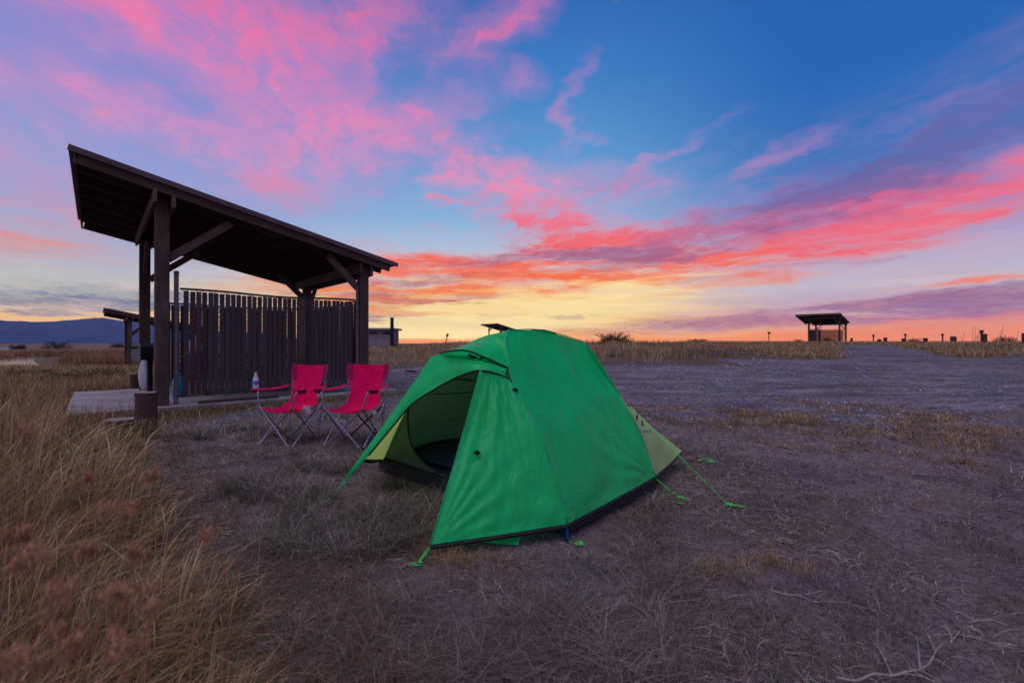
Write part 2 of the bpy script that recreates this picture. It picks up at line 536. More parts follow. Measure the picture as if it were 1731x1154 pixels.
def raw_mesh(name, V, loops, sizes, mat, smooth=True, tint=None):
    me = bpy.data.meshes.new(name)
    me.vertices.add(len(V))
    me.vertices.foreach_set('co', np.asarray(V, np.float32).reshape(-1))
    me.loops.add(len(loops))
    me.loops.foreach_set('vertex_index', np.asarray(loops, np.int32))
    me.polygons.add(len(sizes))
    st = np.concatenate([[0], np.cumsum(sizes)[:-1]]).astype(np.int32)
    me.polygons.foreach_set('loop_start', st)
    me.polygons.foreach_set('loop_total', np.asarray(sizes, np.int32))
    if smooth: me.polygons.foreach_set('use_smooth', np.ones(len(sizes), bool))
    if tint is not None:
        ca = me.color_attributes.new('tint', 'FLOAT_COLOR', 'POINT')
        ca.data.foreach_set('color', np.asarray(tint, np.float32).reshape(-1))
    me.update(calc_edges=True)
    me.materials.append(mat)
    return me


# ------------------------------------------------------------------ materials
def material(name):
    m = bpy.data.materials.new(name)
    m.use_nodes = True
    g = NT(m.node_tree)
    bs = g.n['Principled BSDF']
    bs.inputs['Specular IOR Level'].default_value = 0.3
    return m, g, bs


def bump(g, bs, h, strength=0.4, dist=0.01):
    b = g.new('ShaderNodeBump')
    b.inputs['Strength'].default_value = strength
    b.inputs['Distance'].default_value = dist
    g.put(b.inputs['Height'], h)
    g.l.new(b.outputs[0], bs.inputs['Normal'])


def wood_mat(name, c1, c2, axis='z', rough=0.85):
    m, g, bs = material(name)
    tc = g.new('ShaderNodeTexCoord')
    oi = g.new('ShaderNodeObjectInfo')
    v = g.vmath('ADD', tc.outputs['Object'], g.vmath('SCALE', (7.0, 3.0, 5.0), scale=oi.outputs['Random']))
    s = {'x': (1.2, 22, 22), 'y': (22, 1.2, 22), 'z': (22, 22, 1.2), 'n': (6, 6, 6)}[axis]
    n = g.noise(g.mapping(v, scale=s), 2.2, 6, 0.65, 0.6)
    n2 = g.noise(v, 1.6, 4, 0.6)
    c = g.ramp(n, [(0.25, c1), (0.5, tuple((a + b) / 2 for a, b in zip(c1, c2))), (0.75, c2)])
    c = g.mix(g.mrange(n2, 0.35, 0.75, 0, 0.6), c, tuple(x * 0.55 for x in c1[:3]) + (1,))
    c = g.mix(g.math('MULTIPLY', oi.outputs['Random'], 0.35), c, tuple(x * 0.6 for x in c1[:3]) + (1,))
    g.put(bs.inputs['Base Color'], c)
    bs.inputs['Roughness'].default_value = rough
    bump(g, bs, n, 0.6, 0.006)
    return m


def plain_mat(name, c, rough=0.6, metal=0.0, var=0.25, scale=8, bmp=0.2, bdist=0.003):
    m, g, bs = material(name)
    tc = g.new('ShaderNodeTexCoord')
    n = g.noise(tc.outputs['Object'], scale, 5, 0.6)
    cc = g.mix(g.mrange(n, 0.3, 0.75), tuple(x * (1 + var) for x in c[:3]) + (1,), tuple(x * (1 - var) for x in c[:3]) + (1,))
    g.put(bs.inputs['Base Color'], cc)
    bs.inputs['Roughness'].default_value = rough
    bs.inputs['Metallic'].default_value = metal
    if bmp: bump(g, bs, n, bmp, bdist)
    return m


def cloth_mat(name, c, translucent=0.35, rough=0.5, wr=0.35, wdist=0.012, tcol=None, spec=0.3, wscale=(5, 5, 2.2)):
    m, g, bs = material(name)
    tc = g.new('ShaderNodeTexCoord')
    o = tc.outputs['Object']
    n = g.noise(g.mapping(o, scale=wscale), 1.6, 5, 0.55, 1.2)
    fine = g.noise(o, 420, 2, 0.5)
    cc = g.mix(g.mrange(n, 0.3, 0.7), c, tuple(x * 0.86 for x in c[:3]) + (1,))
    g.put(bs.inputs['Base Color'], cc)
    bs.inputs['Roughness'].default_value = rough
    bs.inputs['Specular IOR Level'].default_value = spec
    b = g.new('ShaderNodeBump')
    b.inputs['Strength'].default_value = wr
    b.inputs['Distance'].default_value = wdist
    g.put(b.inputs['Height'], g.math('ADD', n, g.math('MULTIPLY', fine, 0.01)))
    g.l.new(b.outputs[0], bs.inputs['Normal'])
    if translucent > 0:
        tr = g.new('ShaderNodeBsdfTranslucent')
        g.put(tr.inputs[0], tcol or c)
        mx = g.new('ShaderNodeMixShader')
        mx.inputs[0].default_value = translucent
        g.l.new(bs.outputs[0], mx.inputs[1])
        g.l.new(tr.outputs[0], mx.inputs[2])
        g.l.new(mx.outputs[0], g.n['Material Output'].inputs[0])
    return m


def ground_mat():
    m, g, bs = material('camp_soil')
    tc = g.new('ShaderNodeTexCoord')
    o = tc.outputs['Object']
    big = g.noise(o, 0.35, 5, 0.6)
    mid = g.noise(o, 1.7, 6, 0.62)
    fib = g.noise(g.mapping(o, rot=(0, 0, 0.5), scale=(5, 22, 5)), 3.0, 6, 0.7, 1.5)
    fib2 = g.noise(g.mapping(o, rot=(0, 0, 1.9), scale=(5, 24, 5)), 3.2, 6, 0.7, 1.5)
    grit = g.noise(o, 60, 5, 0.7)
    dust = g.mix(g.mrange(mid, 0.35, 0.68), (0.180, 0.148, 0.155, 1), (0.390, 0.325, 0.330, 1))
    straw = g.mix(g.mrange(fib, 0.35, 0.7), (0.085, 0.060, 0.048, 1), (0.27, 0.195, 0.140, 1))
    straw2 = g.mix(g.mrange(fib2, 0.4, 0.68), (0.085, 0.066, 0.045, 1), (0.26, 0.185, 0.12, 1))
    straw = g.mix(0.5, straw, straw2)
    vor = g.new('ShaderNodeTexVoronoi')
    g.put(vor.inputs['Vector'], g.vmath('ADD', o, g.vmath('SCALE', g.noise(o, 9, 3, 0.6, color=True), scale=0.08)))
    vor.inputs['Scale'].default_value = 46
    clod = g.mrange(g.sep(vor.outputs['Color'])[0], 0.72, 1.0, 0.0, 1.0, False)
    cover = g.mrange(g.math('ADD', mid, g.math('MULTIPLY', g.math('SUBTRACT', fib, 0.5), 0.5)), 0.44, 0.60)
    x, y, z = g.sep(o)
    # dried meadow everywhere away from the bare camp spot
    dist = g.math('SQRT', g.math('ADD', g.math('POWER', g.math('SUBTRACT', x, 2.6), 2.0), g.math('POWER', g.math('MULTIPLY', g.math('SUBTRACT', y, 4.0), 0.9), 2.0)))
    meadow = g.mrange(g.math('ADD', dist, g.math('MULTIPLY', g.math('SUBTRACT', mid, 0.5), 5)), 5.5, 10.0)
    cover = g.math('MAXIMUM', g.math('MULTIPLY', cover, 0.75), meadow)
    c = g.mix(cover, dust, straw)
    red = g.mix(g.mrange(g.noise(o, 0.09, 4, 0.6), 0.42, 0.62), (0.22, 0.150, 0.085, 1), (0.24, 0.12, 0.055, 1))
    farf = g.mrange(y, 22, 60)
    c = g.mix(g.math('MULTIPLY', farf, 0.65), c, red)
    c = g.mix(g.mrange(big, 0.40, 0.70, 0, 0.45), c, (0.075, 0.066, 0.045, 1))
    c = g.mix(g.math('MULTIPLY', clod, 0.5), c, (0.055, 0.044, 0.050, 1))  # clods darkened in colour to put relief shading into the soil
    c = g.mix(g.mrange(grit, 0.45, 0.68, 0.0, 0.55), c, (0.048, 0.038, 0.042, 1))  # grit contrast also painted in place of relief shading
    dark_patch = g.noise(o, 0.75, 5, 0.65, 0.8)
    c = g.mix(g.mrange(dark_patch, 0.48, 0.62, 0, 0.42), c, (0.062, 0.052, 0.058, 1))  # broad random patches of darker soil
    g.put(bs.inputs['Base Color'], c)
    bs.inputs['Roughness'].default_value = 0.95
    bs.inputs['Specular IOR Level'].default_value = 0.1
    h = g.math('ADD', g.math('MULTIPLY', grit, 0.5), g.math('MULTIPLY', fib, 0.8))
    bump(g, bs, g.math('ADD', h, g.math('MULTIPLY', clod, 0.6)), 1.0, 0.02)
    return m


def gravel_mat():
    m, g, bs = material('road_gravel')
    tc = g.new('ShaderNodeTexCoord')
    o = tc.outputs['Object']
    vo = g.new('ShaderNodeTexVoronoi')
    g.put(vo.inputs['Vector'], o)
    vo.inputs['Scale'].default_value = 26
    vo2 = g.new('ShaderNodeTexVoronoi')
    g.put(vo2.inputs['Vector'], o)
    vo2.inputs['Scale'].default_value = 9
    n = g.noise(o, 0.5, 5, 0.6)
    n2 = g.noise(g.mapping(o, rot=(0, 0, -0.15), scale=(0.5, 2.5, 1)), 1.1, 5, 0.6)
    sp = g.sep(vo.outputs['Color'])[0]
    c = g.ramp(sp, [(0, (0.045, 0.043, 0.058, 1)), (0.5, (0.095, 0.090, 0.115, 1)), (1, (0.24, 0.22, 0.26, 1))])
    c = g.mix(g.mrange(n2, 0.50, 0.62, 0, 0.75), c, (0.23, 0.195, 0.210, 1))
    c = g.mix(g.mrange(n, 0.5, 0.75, 0, 0.45), c, (0.14, 0.115, 0.11, 1))
    tuf = g.noise(o, 0.9, 6, 0.7)
    c = g.mix(g.mrange(tuf, 0.54, 0.66, 0, 0.8), c, (0.115, 0.090, 0.066, 1))
    pat = g.noise(g.mapping(o, rot=(0, 0, -0.2), scale=(0.35, 1.6, 1)), 0.8, 6, 0.65)
    c = g.mix(g.mrange(pat, 0.52, 0.36, 0, 0.6), c, (0.040, 0.038, 0.052, 1))
    g.put(bs.inputs['Base Color'], c)
    bs.inputs['Roughness'].default_value = 0.9
    bs.inputs['Specular IOR Level'].default_value = 0.2
    h = g.math('ADD', g.math('MULTIPLY', vo.outputs['Distance'], -1.0), g.math('MULTIPLY', vo2.outputs['Distance'], -0.8))
    bump(g, bs, h, 0.9, 0.02)
    return m


def tint_mat(name, trans=0.3, rough=0.7, gain=1.0):
    m, g, bs = material(name)
    at_ = g.new('ShaderNodeAttribute', attribute_name='tint')
    c = at_.outputs['Color']
    if gain != 1.0: c = g.vmath('SCALE', c, scale=gain)
    g.put(bs.inputs['Base Color'], c)
    bs.inputs['Roughness'].default_value = rough
    bs.inputs['Specular IOR Level'].default_value = 0.2
    if trans > 0:
        tr = g.new('ShaderNodeBsdfTranslucent')
        g.put(tr.inputs[0], c)
        mx = g.new('ShaderNodeMixShader')
        mx.inputs[0].default_value = trans
        g.l.new(bs.outputs[0], mx.inputs[1])
        g.l.new(tr.outputs[0], mx.inputs[2])
        g.l.new(mx.outputs[0], g.n['Material Output'].inputs[0])
    return m


M_ground = ground_mat()
M_gravel = gravel_mat()
M_grass = tint_mat('grass_blades', 0.30)
M_stone = tint_mat('stones', 0, 0.85)
M_post = wood_mat('dark_post_wood', (0.042, 0.026, 0.021, 1), (0.175, 0.118, 0.092, 1), 'z')
M_beamx = wood_mat('dark_rafter_wood', (0.060, 0.036, 0.027, 1), (0.150, 0.092, 0.068, 1), 'x')
M_beamy = wood_mat('weathered_beam_wood', (0.075, 0.052, 0.040, 1), (0.21, 0.155, 0.120, 1), 'y')
M_brace = wood_mat('brace_wood', (0.085, 0.058, 0.046, 1), (0.22, 0.16, 0.125, 1), 'n')
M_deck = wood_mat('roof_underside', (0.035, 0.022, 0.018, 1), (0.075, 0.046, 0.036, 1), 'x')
M_log = wood_mat('log_bark', (0.045, 0.024, 0.020, 1), (0.115, 0.066, 0.052, 1), 'z')
M_logtop = plain_mat('log_top', (0.22, 0.19, 0.18, 1), 0.9, var=0.4, scale=20)
M_drift = wood_mat('driftwood', (0.22, 0.18, 0.165, 1), (0.42, 0.35, 0.31, 1), 'x')
M_roof = plain_mat('brown_roof_metal', (0.105, 0.062, 0.072, 1), 0.55, 0.0, 0.2, 3)
M_slat = wood_mat('grey_slat', (0.060, 0.050, 0.052, 1), (0.105, 0.090, 0.092, 1), 'z', 0.75)
M_slatred = wood_mat('red_stained_slat', (0.060, 0.032, 0.030, 1), (0.115, 0.062, 0.055, 1), 'z', 0.75)
M_steel = plain_mat('galvanised_pipe', (0.13, 0.125, 0.13, 1), 0.6, 0.4, 0.25, 12)
M_wire = plain_mat('rusty_wire', (0.045, 0.035, 0.032, 1), 0.7, 0.3, 0.2, 12)
M_conc = plain_mat('concrete', (0.25, 0.245, 0.26, 1), 0.9, 0, 0.28, 2.2, 0.5, 0.006)
M_black = plain_mat('black_trim', (0.012, 0.013, 0.016, 1), 0.6)
M_soot = plain_mat('sooted_iron', (0.012, 0.011, 0.011, 1), 0.9)
M_iron = plain_mat('grill_iron', (0.13, 0.13, 0.135, 1), 0.65, 0.3, 0.3, 9)
M_green = cloth_mat('green_fly', (0.004, 0.64, 0.175, 1), 0.34, 0.42, 0.5, 0.022, (0.02, 0.95, 0.22, 1), 0.38, (7, 7, 3))
M_seam = plain_mat('green_seam', (0.01, 0.36, 0.15, 1), 0.8)
M_yellow = cloth_mat('lime_panel', (0.60, 0.78, 0.36, 1), 0.5, 0.5, 0.6, 0.02, (0.70, 0.95, 0.22, 1))
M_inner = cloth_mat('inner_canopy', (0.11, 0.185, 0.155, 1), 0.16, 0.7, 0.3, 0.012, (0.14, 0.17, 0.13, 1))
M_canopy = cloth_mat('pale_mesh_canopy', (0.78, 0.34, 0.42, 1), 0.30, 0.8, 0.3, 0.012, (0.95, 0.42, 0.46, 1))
M_tub = plain_mat('tent_floor', (0.020, 0.026, 0.032, 1), 0.6, var=0.2)
M_mat = plain_mat('dark_pad', (0.020, 0.028, 0.060, 1), 0.8, var=0.2)
M_blue = plain_mat('blue_pole', (0.02, 0.10, 0.45, 1), 0.35, 0.5, 0.1)
M_cord = plain_mat('neon_cord', (0.05, 0.72, 0.10, 1), 0.7, var=0.35, scale=160)
M_cordr = plain_mat('orange_cord', (0.50, 0.09, 0.03, 1), 0.6, var=0.1)
M_red = cloth_mat('red_canvas', (0.80, 0.004, 0.115, 1), 0.28, 0.8, 0.9, 0.03, (0.8, 0.0, 0.06, 1), 0.12)
M_redd = cloth_mat('maroon_canvas', (0.30, 0.006, 0.085, 1), 0.1, 0.75, 0.3, 0.01, None, 0.15)
M_tubem = plain_mat('chair_steel', (0.23, 0.25, 0.31, 1), 0.35, 0.7, 0.15, 15)
M_copper = plain_mat('chair_steel_warm', (0.36, 0.22, 0.20, 1), 0.35, 0.6, 0.15, 15)
M_white = cloth_mat('white_plastic', (0.72, 0.74, 0.80, 1), 0.4, 0.45, 0.8, 0.03)
M_pinkb = cloth_mat('pinkish_plastic', (0.66, 0.50, 0.58, 1), 0.35, 0.45, 0.9, 0.03)
M_teal = plain_mat('teal_plastic', (0.03, 0.20, 0.30, 1), 0.4)
M_wall = plain_mat('lavender_wall', (0.20, 0.17, 0.20, 1), 0.85, 0, 0.12, 1.5)
M_roofg = plain_mat('grey_roof', (0.22, 0.20, 0.24, 1), 0.7)
M_win = plain_mat('dark_pane', (0.02, 0.02, 0.03, 1), 0.2)
M_logo = plain_mat('dark_print', (0.05, 0.03, 0.07, 1), 0.7)
M_leaf = tint_mat('leaves', 0.35)

# ------------------------------------------------------------------ ground, road, river, hills
def build_ground():
    th = np.concatenate([np.linspace(-180, -62, 70, endpoint=False), np.linspace(-62, 62, 520, endpoint=False), np.linspace(62, 180, 71)])
    th = np.radians(th)
    rr = np.concatenate([[0.0], np.geomspace(0.35, 5600, 560)])
    T, RR = np.meshgrid(th, rr, indexing='ij')
    X, Y = RR * np.sin(T), RR * np.cos(T)
    Z = land(X, Y)
    Z = np.where(RR > 300, Z * np.clip(1 - (RR - 300) / 1500, 0.0, 1) + (-1.0 * sstep(300, 1800, RR)), Z)
    V = np.stack([X, Y, Z], -1).reshape(-1, 3)
    me = grid_mesh('ground', V, len(th), len(rr), M_ground)
    setp(link('ground', me), 'dry mauve camp soil and meadow reaching to the horizon', None, None, 'structure')
    # gravel road: its own sheet, dips under the soil where the gravel thins out
    th2 = np.radians(np.linspace(-50, 62, 620))
    r2 = np.geomspace(4.5, 95, 330)
    T, RR = np.meshgrid(th2, r2, indexing='ij')
    X, Y = RR * np.sin(T), RR * np.cos(T)
    mk = road_mask(X, Y)
    Z = land(X, Y) + 0.035 * sstep(-0.3, 0.9, mk) - 0.012 + 0.0004 * RR * sstep(0, 1, mk)
    rut = np.abs(np.sin((Y - 0.13 * X) * 1.4)) * 0.012 * (fbm(X, Y, 0.4, 2, 77))
    Z = Z + (rut + (fbm(X, Y, 5, 2, 78) - .5) * 0.02) * sstep(0.2, 1.0, mk)
    V = np.stack([X, Y, Z], -1).reshape(-1, 3)
    me = grid_mesh('gravel_road', V, len(th2), len(r2), M_gravel, True, (mk > -0.3))
    setp(link('gravel_road', me), 'wide blue grey gravel road sweeping behind the tent', None, None, 'structure')


build_ground()

m, g, bs = material('river_water')
bs.inputs['Base Color'].default_value = (0.05, 0.07, 0.10, 1)
bs.inputs['Roughness'].default_value = 0.08
bs.inputs['Specular IOR Level'].default_value = 0.8
tc = g.new('ShaderNodeTexCoord')
bump(g, bs, g.noise(g.mapping(tc.outputs['Object'], scale=(0.6, 1.6, 1)), 1.2, 4, 0.6), 0.15, 0.05)
mb = MB()
mb.add([(-420, 38, -0.99), (-36, 38, -0.99), (-70, 250, -0.99), (-700, 250, -0.99)], [(0, 1, 2, 3)])
setp(mb.build('river', m), 'pale river water glinting beyond the marsh grass', None, None, 'structure')


def build_hills():
    prof = [(-62, 2.1), (-56, 2.4), (-51, 2.55), (-48.2, 2.05), (-46.5, 2.0), (-45, 2.15), (-43.5, 2.3), (-42, 2.45), (-40.8, 2.35), (-39.5, 2.2), (-38, 1.95), (-36, 1.75), (-33, 1.4), (-30, 1.1), (-26, 0.7), (-22, 0.35), (-18, 0.05), (-15, -0.2)]
    # profile: azimuth, ridge elevation in degrees
    az = np.linspace(-66, -14, 260)
    e = np.interp(az, [p[0] for p in prof], [p[1] for p in prof])
    D = 4600.0
    rows = 26
    Vs = []
    for j in range(rows):
        t = j / (rows - 1)
        dd = D - 1600 + 1600 * t
        h = D * np.tan(np.radians(e)) * (t ** 1.25)
        x, y = dd * np.sin(np.radians(az)), dd * np.cos(np.radians(az))
        rough = (fbm(x, y, 0.0028, 5, 91) - 0.5) * 190 * np.sin(min(1, t * 1.3) * math.pi * 0.5) * (1 - 0.75 * t) * (np.clip(h / 60, 0, 1))
        rough = rough + (fbm(x, y, 0.004, 3, 95) - 0.5) * 26 * np.clip(h / 60, 0, 1)
        Vs.append(np.stack([x, y, h + rough - 4], -1))
    V = np.stack(Vs, 0).reshape(-1, 3)
    m, g, bs = material('haze_tinted_hills')
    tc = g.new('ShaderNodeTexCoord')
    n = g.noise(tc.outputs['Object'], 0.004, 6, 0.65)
    g.put(bs.inputs['Base Color'], g.mix(g.mrange(n, 0.35, 0.7), (0.018, 0.036, 0.110, 1), (0.042, 0.062, 0.170, 1)))  # haze blue painted into the hill colour, besides the haze volume
    bs.inputs['Roughness'].default_value = 1.0
    bs.inputs['Specular IOR Level'].default_value = 0.0
    me = grid_mesh('distant_hills', V, rows, len(az), m)
    setp(link('distant_hills', me), 'long blue range of hills behind the marsh', None, None, 'structure')


build_hills()

hz = MB()
hz.box((0, 0, 107), (11600, 11600, 226))
m, g, bs = material('thin_evening_haze')
g.n.remove(bs)
pv = g.new('ShaderNodeVolumePrincipled')
pv.inputs['Color'].default_value = (0.50, 0.68, 1.0, 1)
pv.inputs['Density'].default_value = 0.000070
pv.inputs['Anisotropy'].default_value = 0.0
g.l.new(pv.outputs[0], g.n['Material Output'].inputs['Volume'])
setp(hz.build('haze', m), 'thin blue evening haze lying before the far hills', None, None, 'stuff')
# ------------------------------------------------------------------ shelters
SH_ROT = R(42.5)
SLOPE = 0.21
zu = lambda t: 3.66 - SLOPE * t


def make_shelter(loc, label, detail=True):
    root = empty('picnic_shelter', loc, SH_ROT, label, 'shelter', 'picnic shelters with sloping roofs')
    LX, LY = 3.44, 3.5
    for (x, y) in ((0, 0), (LX, 0), (0, LY), (LX, LY)):
        b = MB()
        b.box((x, y, (zu(x) - 0.17) / 2 - 0.05), (0.19, 0.19, zu(x) - 0.17 + 0.1), None, 0.012)
        b.build('post', M_post, root)
    for x in (-0.12, 0.12, LX - 0.12, LX + 0.12):
        b = MB()
        zt = zu(x) - 0.16
        b.beam((x, -0.42 if x < 1 else -0.2, zt - 0.1), (x, LY + 0.45, zt - 0.1), 0.045, 0.2, bev=0.004)
        b.build('beam', M_beamy, root)
    ys = [-0.27, 0.14, 0.85, 1.6, 2.35, 3.1, 3.8, 4.82]
    for y in ys:
        b = MB()
        b.beam((-1.0, y, zu(-1.0) - 0.075), (3.93, y, zu(3.93) - 0.075), 0.045 if y > -0.2 else 0.05, 0.15, bev=0.003)
        b.build('rafter', M_beamx, root)
    b = MB()
    b.beam((-1.03, -0.28, zu(-1.03) - 0.07), (-1.03, 4.84, zu(-1.03) - 0.07), 0.03, 0.17)
    b.build('fascia_board', M_beamy, root)
    # purlins crossing above the rafters at the low eave, ends seen ragged
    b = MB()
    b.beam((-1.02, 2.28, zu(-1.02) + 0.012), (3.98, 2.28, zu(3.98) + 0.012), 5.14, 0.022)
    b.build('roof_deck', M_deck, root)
    # ribbed metal sheets
    k = 6
    for i in range(k):
        y0 = -0.31 + i * 5.2 / k
        y1 = y0 + 5.2 / k
        off = 0.0 if i % 2 == 0 else 0.004
        b = MB()
        vs, fs = [], []
        prof = []
        nr = 4
        for j in range(nr):
            ya = y0 + (y1 - y0) * j / nr
            st = (y1 - y0) / nr
            prof += [(ya, 0), (ya + st * .3, 0), (ya + st * .42, .025), (ya + st * .58, .025), (ya + st * .7, 0)]
        prof.append((y1 - 0.003, 0))
        for (yy, hh) in prof:
            for (t, lo) in ((-1.10, 1), (-1.10, 0), (4.10, 0), (4.10, 1)):
                vs.append((t, yy, zu(t) + 0.03 + off + (hh + 0.02 if not lo else 0)))
        n_ = len(prof)
        for j in range(n_ - 1):
            for q in range(4):
                r_ = (q + 1) % 4
                fs.append((j * 4 + q, j * 4 + r_, (j + 1) * 4 + r_, (j + 1) * 4 + q))
        fs.append((0, 1, 2, 3))
        fs.append(((n_ - 1) * 4 + 3, (n_ - 1) * 4 + 2, (n_ - 1) * 4 + 1, (n_ - 1) * 4))
        b.add(vs, fs)
        b.build('roof_sheet', M_roof, root)
    b = MB()
    b.beam((-1.10, -0.325, zu(-1.10) + 0.035), (4.10, -0.325, zu(4.10) + 0.035), 0.02, 0.085)
    b.build('roof_trim', M_roof, root)
    for y in (0.0, LY):
        s = 0.0
        yb = y + (0.06 if y == 0 else -0.06)
        for (x0, z0, x1, z1) in ((0.08, 2.52, 1.0, zu(1.0) - 0.17), (LX - 0.08, 2.30, LX - 0.72, zu(LX - 0.72) - 0.17)):
            b = MB()
            b.beam((x0, yb, z0), (x1, yb, z1), 0.085, 0.13, bev=0.004)
            b.build('knee_brace', M_brace, root)
    for x in (0, LX):
        for (y0, y1) in ((LY - 0.08, LY - 0.65),) if detail else ((LY - 0.08, LY - 0.65), (0.08, 0.65)):
            b = MB()
            b.beam((x, y0, zu(x) - 1.0), (x, y1, zu(x) - 0.38), 0.07, 0.11, bev=0.004)
            b.build('knee_brace', M_brace, root)
    return root


P1 = Vector((-5.75, 7.47, 0.0))
sh = make_shelter((P1.x, P1.y, 0.0), 'dark timber shelter with sloping metal roof over the grey slatted fence, nearest of all')
SHM = Matrix.Translation(P1) @ Matrix.Rotation(SH_ROT, 4, 'Z')


def shw(x, y, z=0.0): return SHM @ Vector((x, y, z))


# concrete pad
pad = empty('concrete_pad', (P1.x, P1.y, 0), SH_ROT)
setp(pad, 'pale concrete floor pad under the nearest shelter', None, None, 'structure')
b = MB()
for (x0, x1) in ((-1.13, 1.5), (1.51, 4.12)):
    b.box(((x0 + x1) / 2, 1.8, 0.0), (x1 - x0, 4.1, 0.2), None, 0.012)
b.build('pad_slab', M_conc, pad)


def make_fence(loc, rz, length, label, full=True, seed=1, rail_z=1.95):
    """slatted chain link fence: local x runs along it"""
    rd = random.Random(seed)
    root = empty('slatted_fence', loc, rz, label, 'fence', 'slatted fences around the shelters')
    for x in (0.0, length):
        b = MB()
        b.lathe([(0.034, 0), (0.034, 2.20), (0.040, 2.205), (0.040, 2.235), (0.0, 2.25)], (x, 0, 0), 10)
        b.build('pipe_post', M_steel, root)
    b = MB()
    pts = []
    for i in range(13):
        t = i / 12
        pts.append((0.05 + (length - 0.1) * t, 0, rail_z + 0.012 * math.sin(t * 9) - 0.02 * math.sin(t * math.pi)))
    b.tube(pts, 0.02, 8)
    b.build('top_rail', M_wire if full else M_steel, root)
    b = MB()
    b.tube([(0.0, 0.02, 0.16), (length, 0.02, 0.16)], 0.006, 5)
    b.tube([(0.0, 0.02, 1.2), (length, 0.02, 1.2)], 0.004, 5)
    b.build('tension_wire', M_wire, root)
    n = int((length - 0.16) / 0.0855)
    base = {}
    if full:
        sm = MB()
        sm.box((0, 0, 0.5), (0.0725, 0.010, 1.0), None, 0.002)
        me1, me2 = sm.mesh('slat'), sm.mesh('slat')
        me1.materials.append(M_slat)
        me2.materials.append(M_slatred)
        for i in range(n):
            x = 0.14 + i * 0.0855 + rd.uniform(-0.002, 0.002)
            o = link('slat', me2 if (i in (1, 3) or rd.random() < 0.03) else me1, root)
            o.location = (x, 0.006 + rd.uniform(-0.003, 0.003), 0.155)
            o.scale = (1, 1, 1.765 - 0.02 * math.sin(math.pi * i / n) + rd.uniform(-0.005, 0.005))
            o.rotation_euler = (rd.uniform(-0.004, 0.004), rd.uniform(-0.003, 0.003), rd.uniform(-0.02, 0.02))
        # lacing wire: one diamond mesh, past counting
        w = MB()
        z0, z1 = 0.15, rail_z
        H = z1 - z0
        k = 0
        pitch = 0.20
        for sgn in (1, -1):
            x = -H * 2.2
            while x < length + H:
                a = Vector((x, -0.012, z0)) if sgn > 0 else Vector((x, 0.020, z1))
                e = Vector((x + H * 2.2, -0.012, z1)) if sgn > 0 else Vector((x + H * 2.2, 0.020, z0))
                # clip to the bay
                for lim in (0.03, length - 0.03):
                    if (a.x - lim) * (e.x - lim) < 0:
                        t = (lim - a.x) / (e.x - a.x)
                        p_ = a.lerp(e, t)
                        if lim < 0.1: a = p_
                        else: e = p_
                if a.x > 0.02 and e.x < length - 0.02 and e.x > a.x:
                    w.tube([a, e], 0.0032, 3, cap=False)
                x += pitch
        wo = w.build('wire_mesh', M_wire, root)
        wo['kind'] = 'stuff'
    else:
        w = MB()
        for i in range(n):
            w.box((0.14 + i * 0.0855, 0, 1.0), (0.066, 0.01, 1.72))
        wo = w.build('slat_panel', M_slatred, root)
        wo['kind'] = 'stuff'
    return root


f = shw(0.19, -0.03, 0.08)
make_fence(f, SH_ROT, 3.12, 'grey slatted fence along the front of the nearest shelter, behind the red chairs', True, 3)
f = shw(3.44, 0.20, 0.08)
make_fence(f, SH_ROT + R(90), 3.1, 'slatted fence down the low end of the nearest shelter', True, 5)
f = shw(0.20, 3.53, 0.08)
make_fence(f, SH_ROT, 3.05, 'reddish slatted fence along the back of the nearest shelter', True, 8)
# dark wooden stay standing against the front fence
pb = shw(2.16, -0.10, 0.1)
b = MB()
b.box((0, 0, 0.93), (0.13, 0.085, 1.90), None, 0.006)
o = b.build('fence_stay', M_post)
o.location = pb
o.rotation_euler = (0, 0, SH_ROT)
setp(o, 'dark upright timber standing against the slats between the two red chairs', 'timber')

b = MB()
b.box((0, 0, 0.022), (1.25, 0.09, 0.045), None, 0.004)
o = b.build('loose_board', M_slatred)
o.location = shw(1.1, -0.14, 0.101)
o.rotation_euler = (0, 0, SH_ROT + 0.01)
setp(o, 'loose reddish board lying along the foot of the slatted fence', 'board')


def make_table(loc, label):
    root = empty('picnic_table', loc, SH_ROT, label, 'table', 'picnic tables under shelters')
    for i in range(4):
        b = MB()
        b.box((0, -0.31 + i * 0.2, 0.745), (1.9, 0.185, 0.045), None, 0.004)
        b.build('top_plank', M_beamx, root)
    for s in (-1, 1):
        b = MB()
        b.box((0, s * 0.72, 0.44), (1.9, 0.25, 0.045), None, 0.004)
        b.build('bench', M_beamx, root)
    for x in (-0.65, 0.65):
        for s in (-1, 1):
            b = MB()
            b.beam((x, -s * 0.22, 0.72), (x, s * 0.55, 0.0), 0.05, 0.09)
            b.build('leg', M_post, root)
        b = MB()
        b.beam((x + 0.055, -0.80, 0.38), (x + 0.055, 0.80, 0.38), 0.05, 0.09)
        b.build('cross_beam', M_post, root)
    return root


make_table(shw(1.45, 1.75, 0.1), 'dark plank picnic table under the nearest shelter, behind its slatted fence')


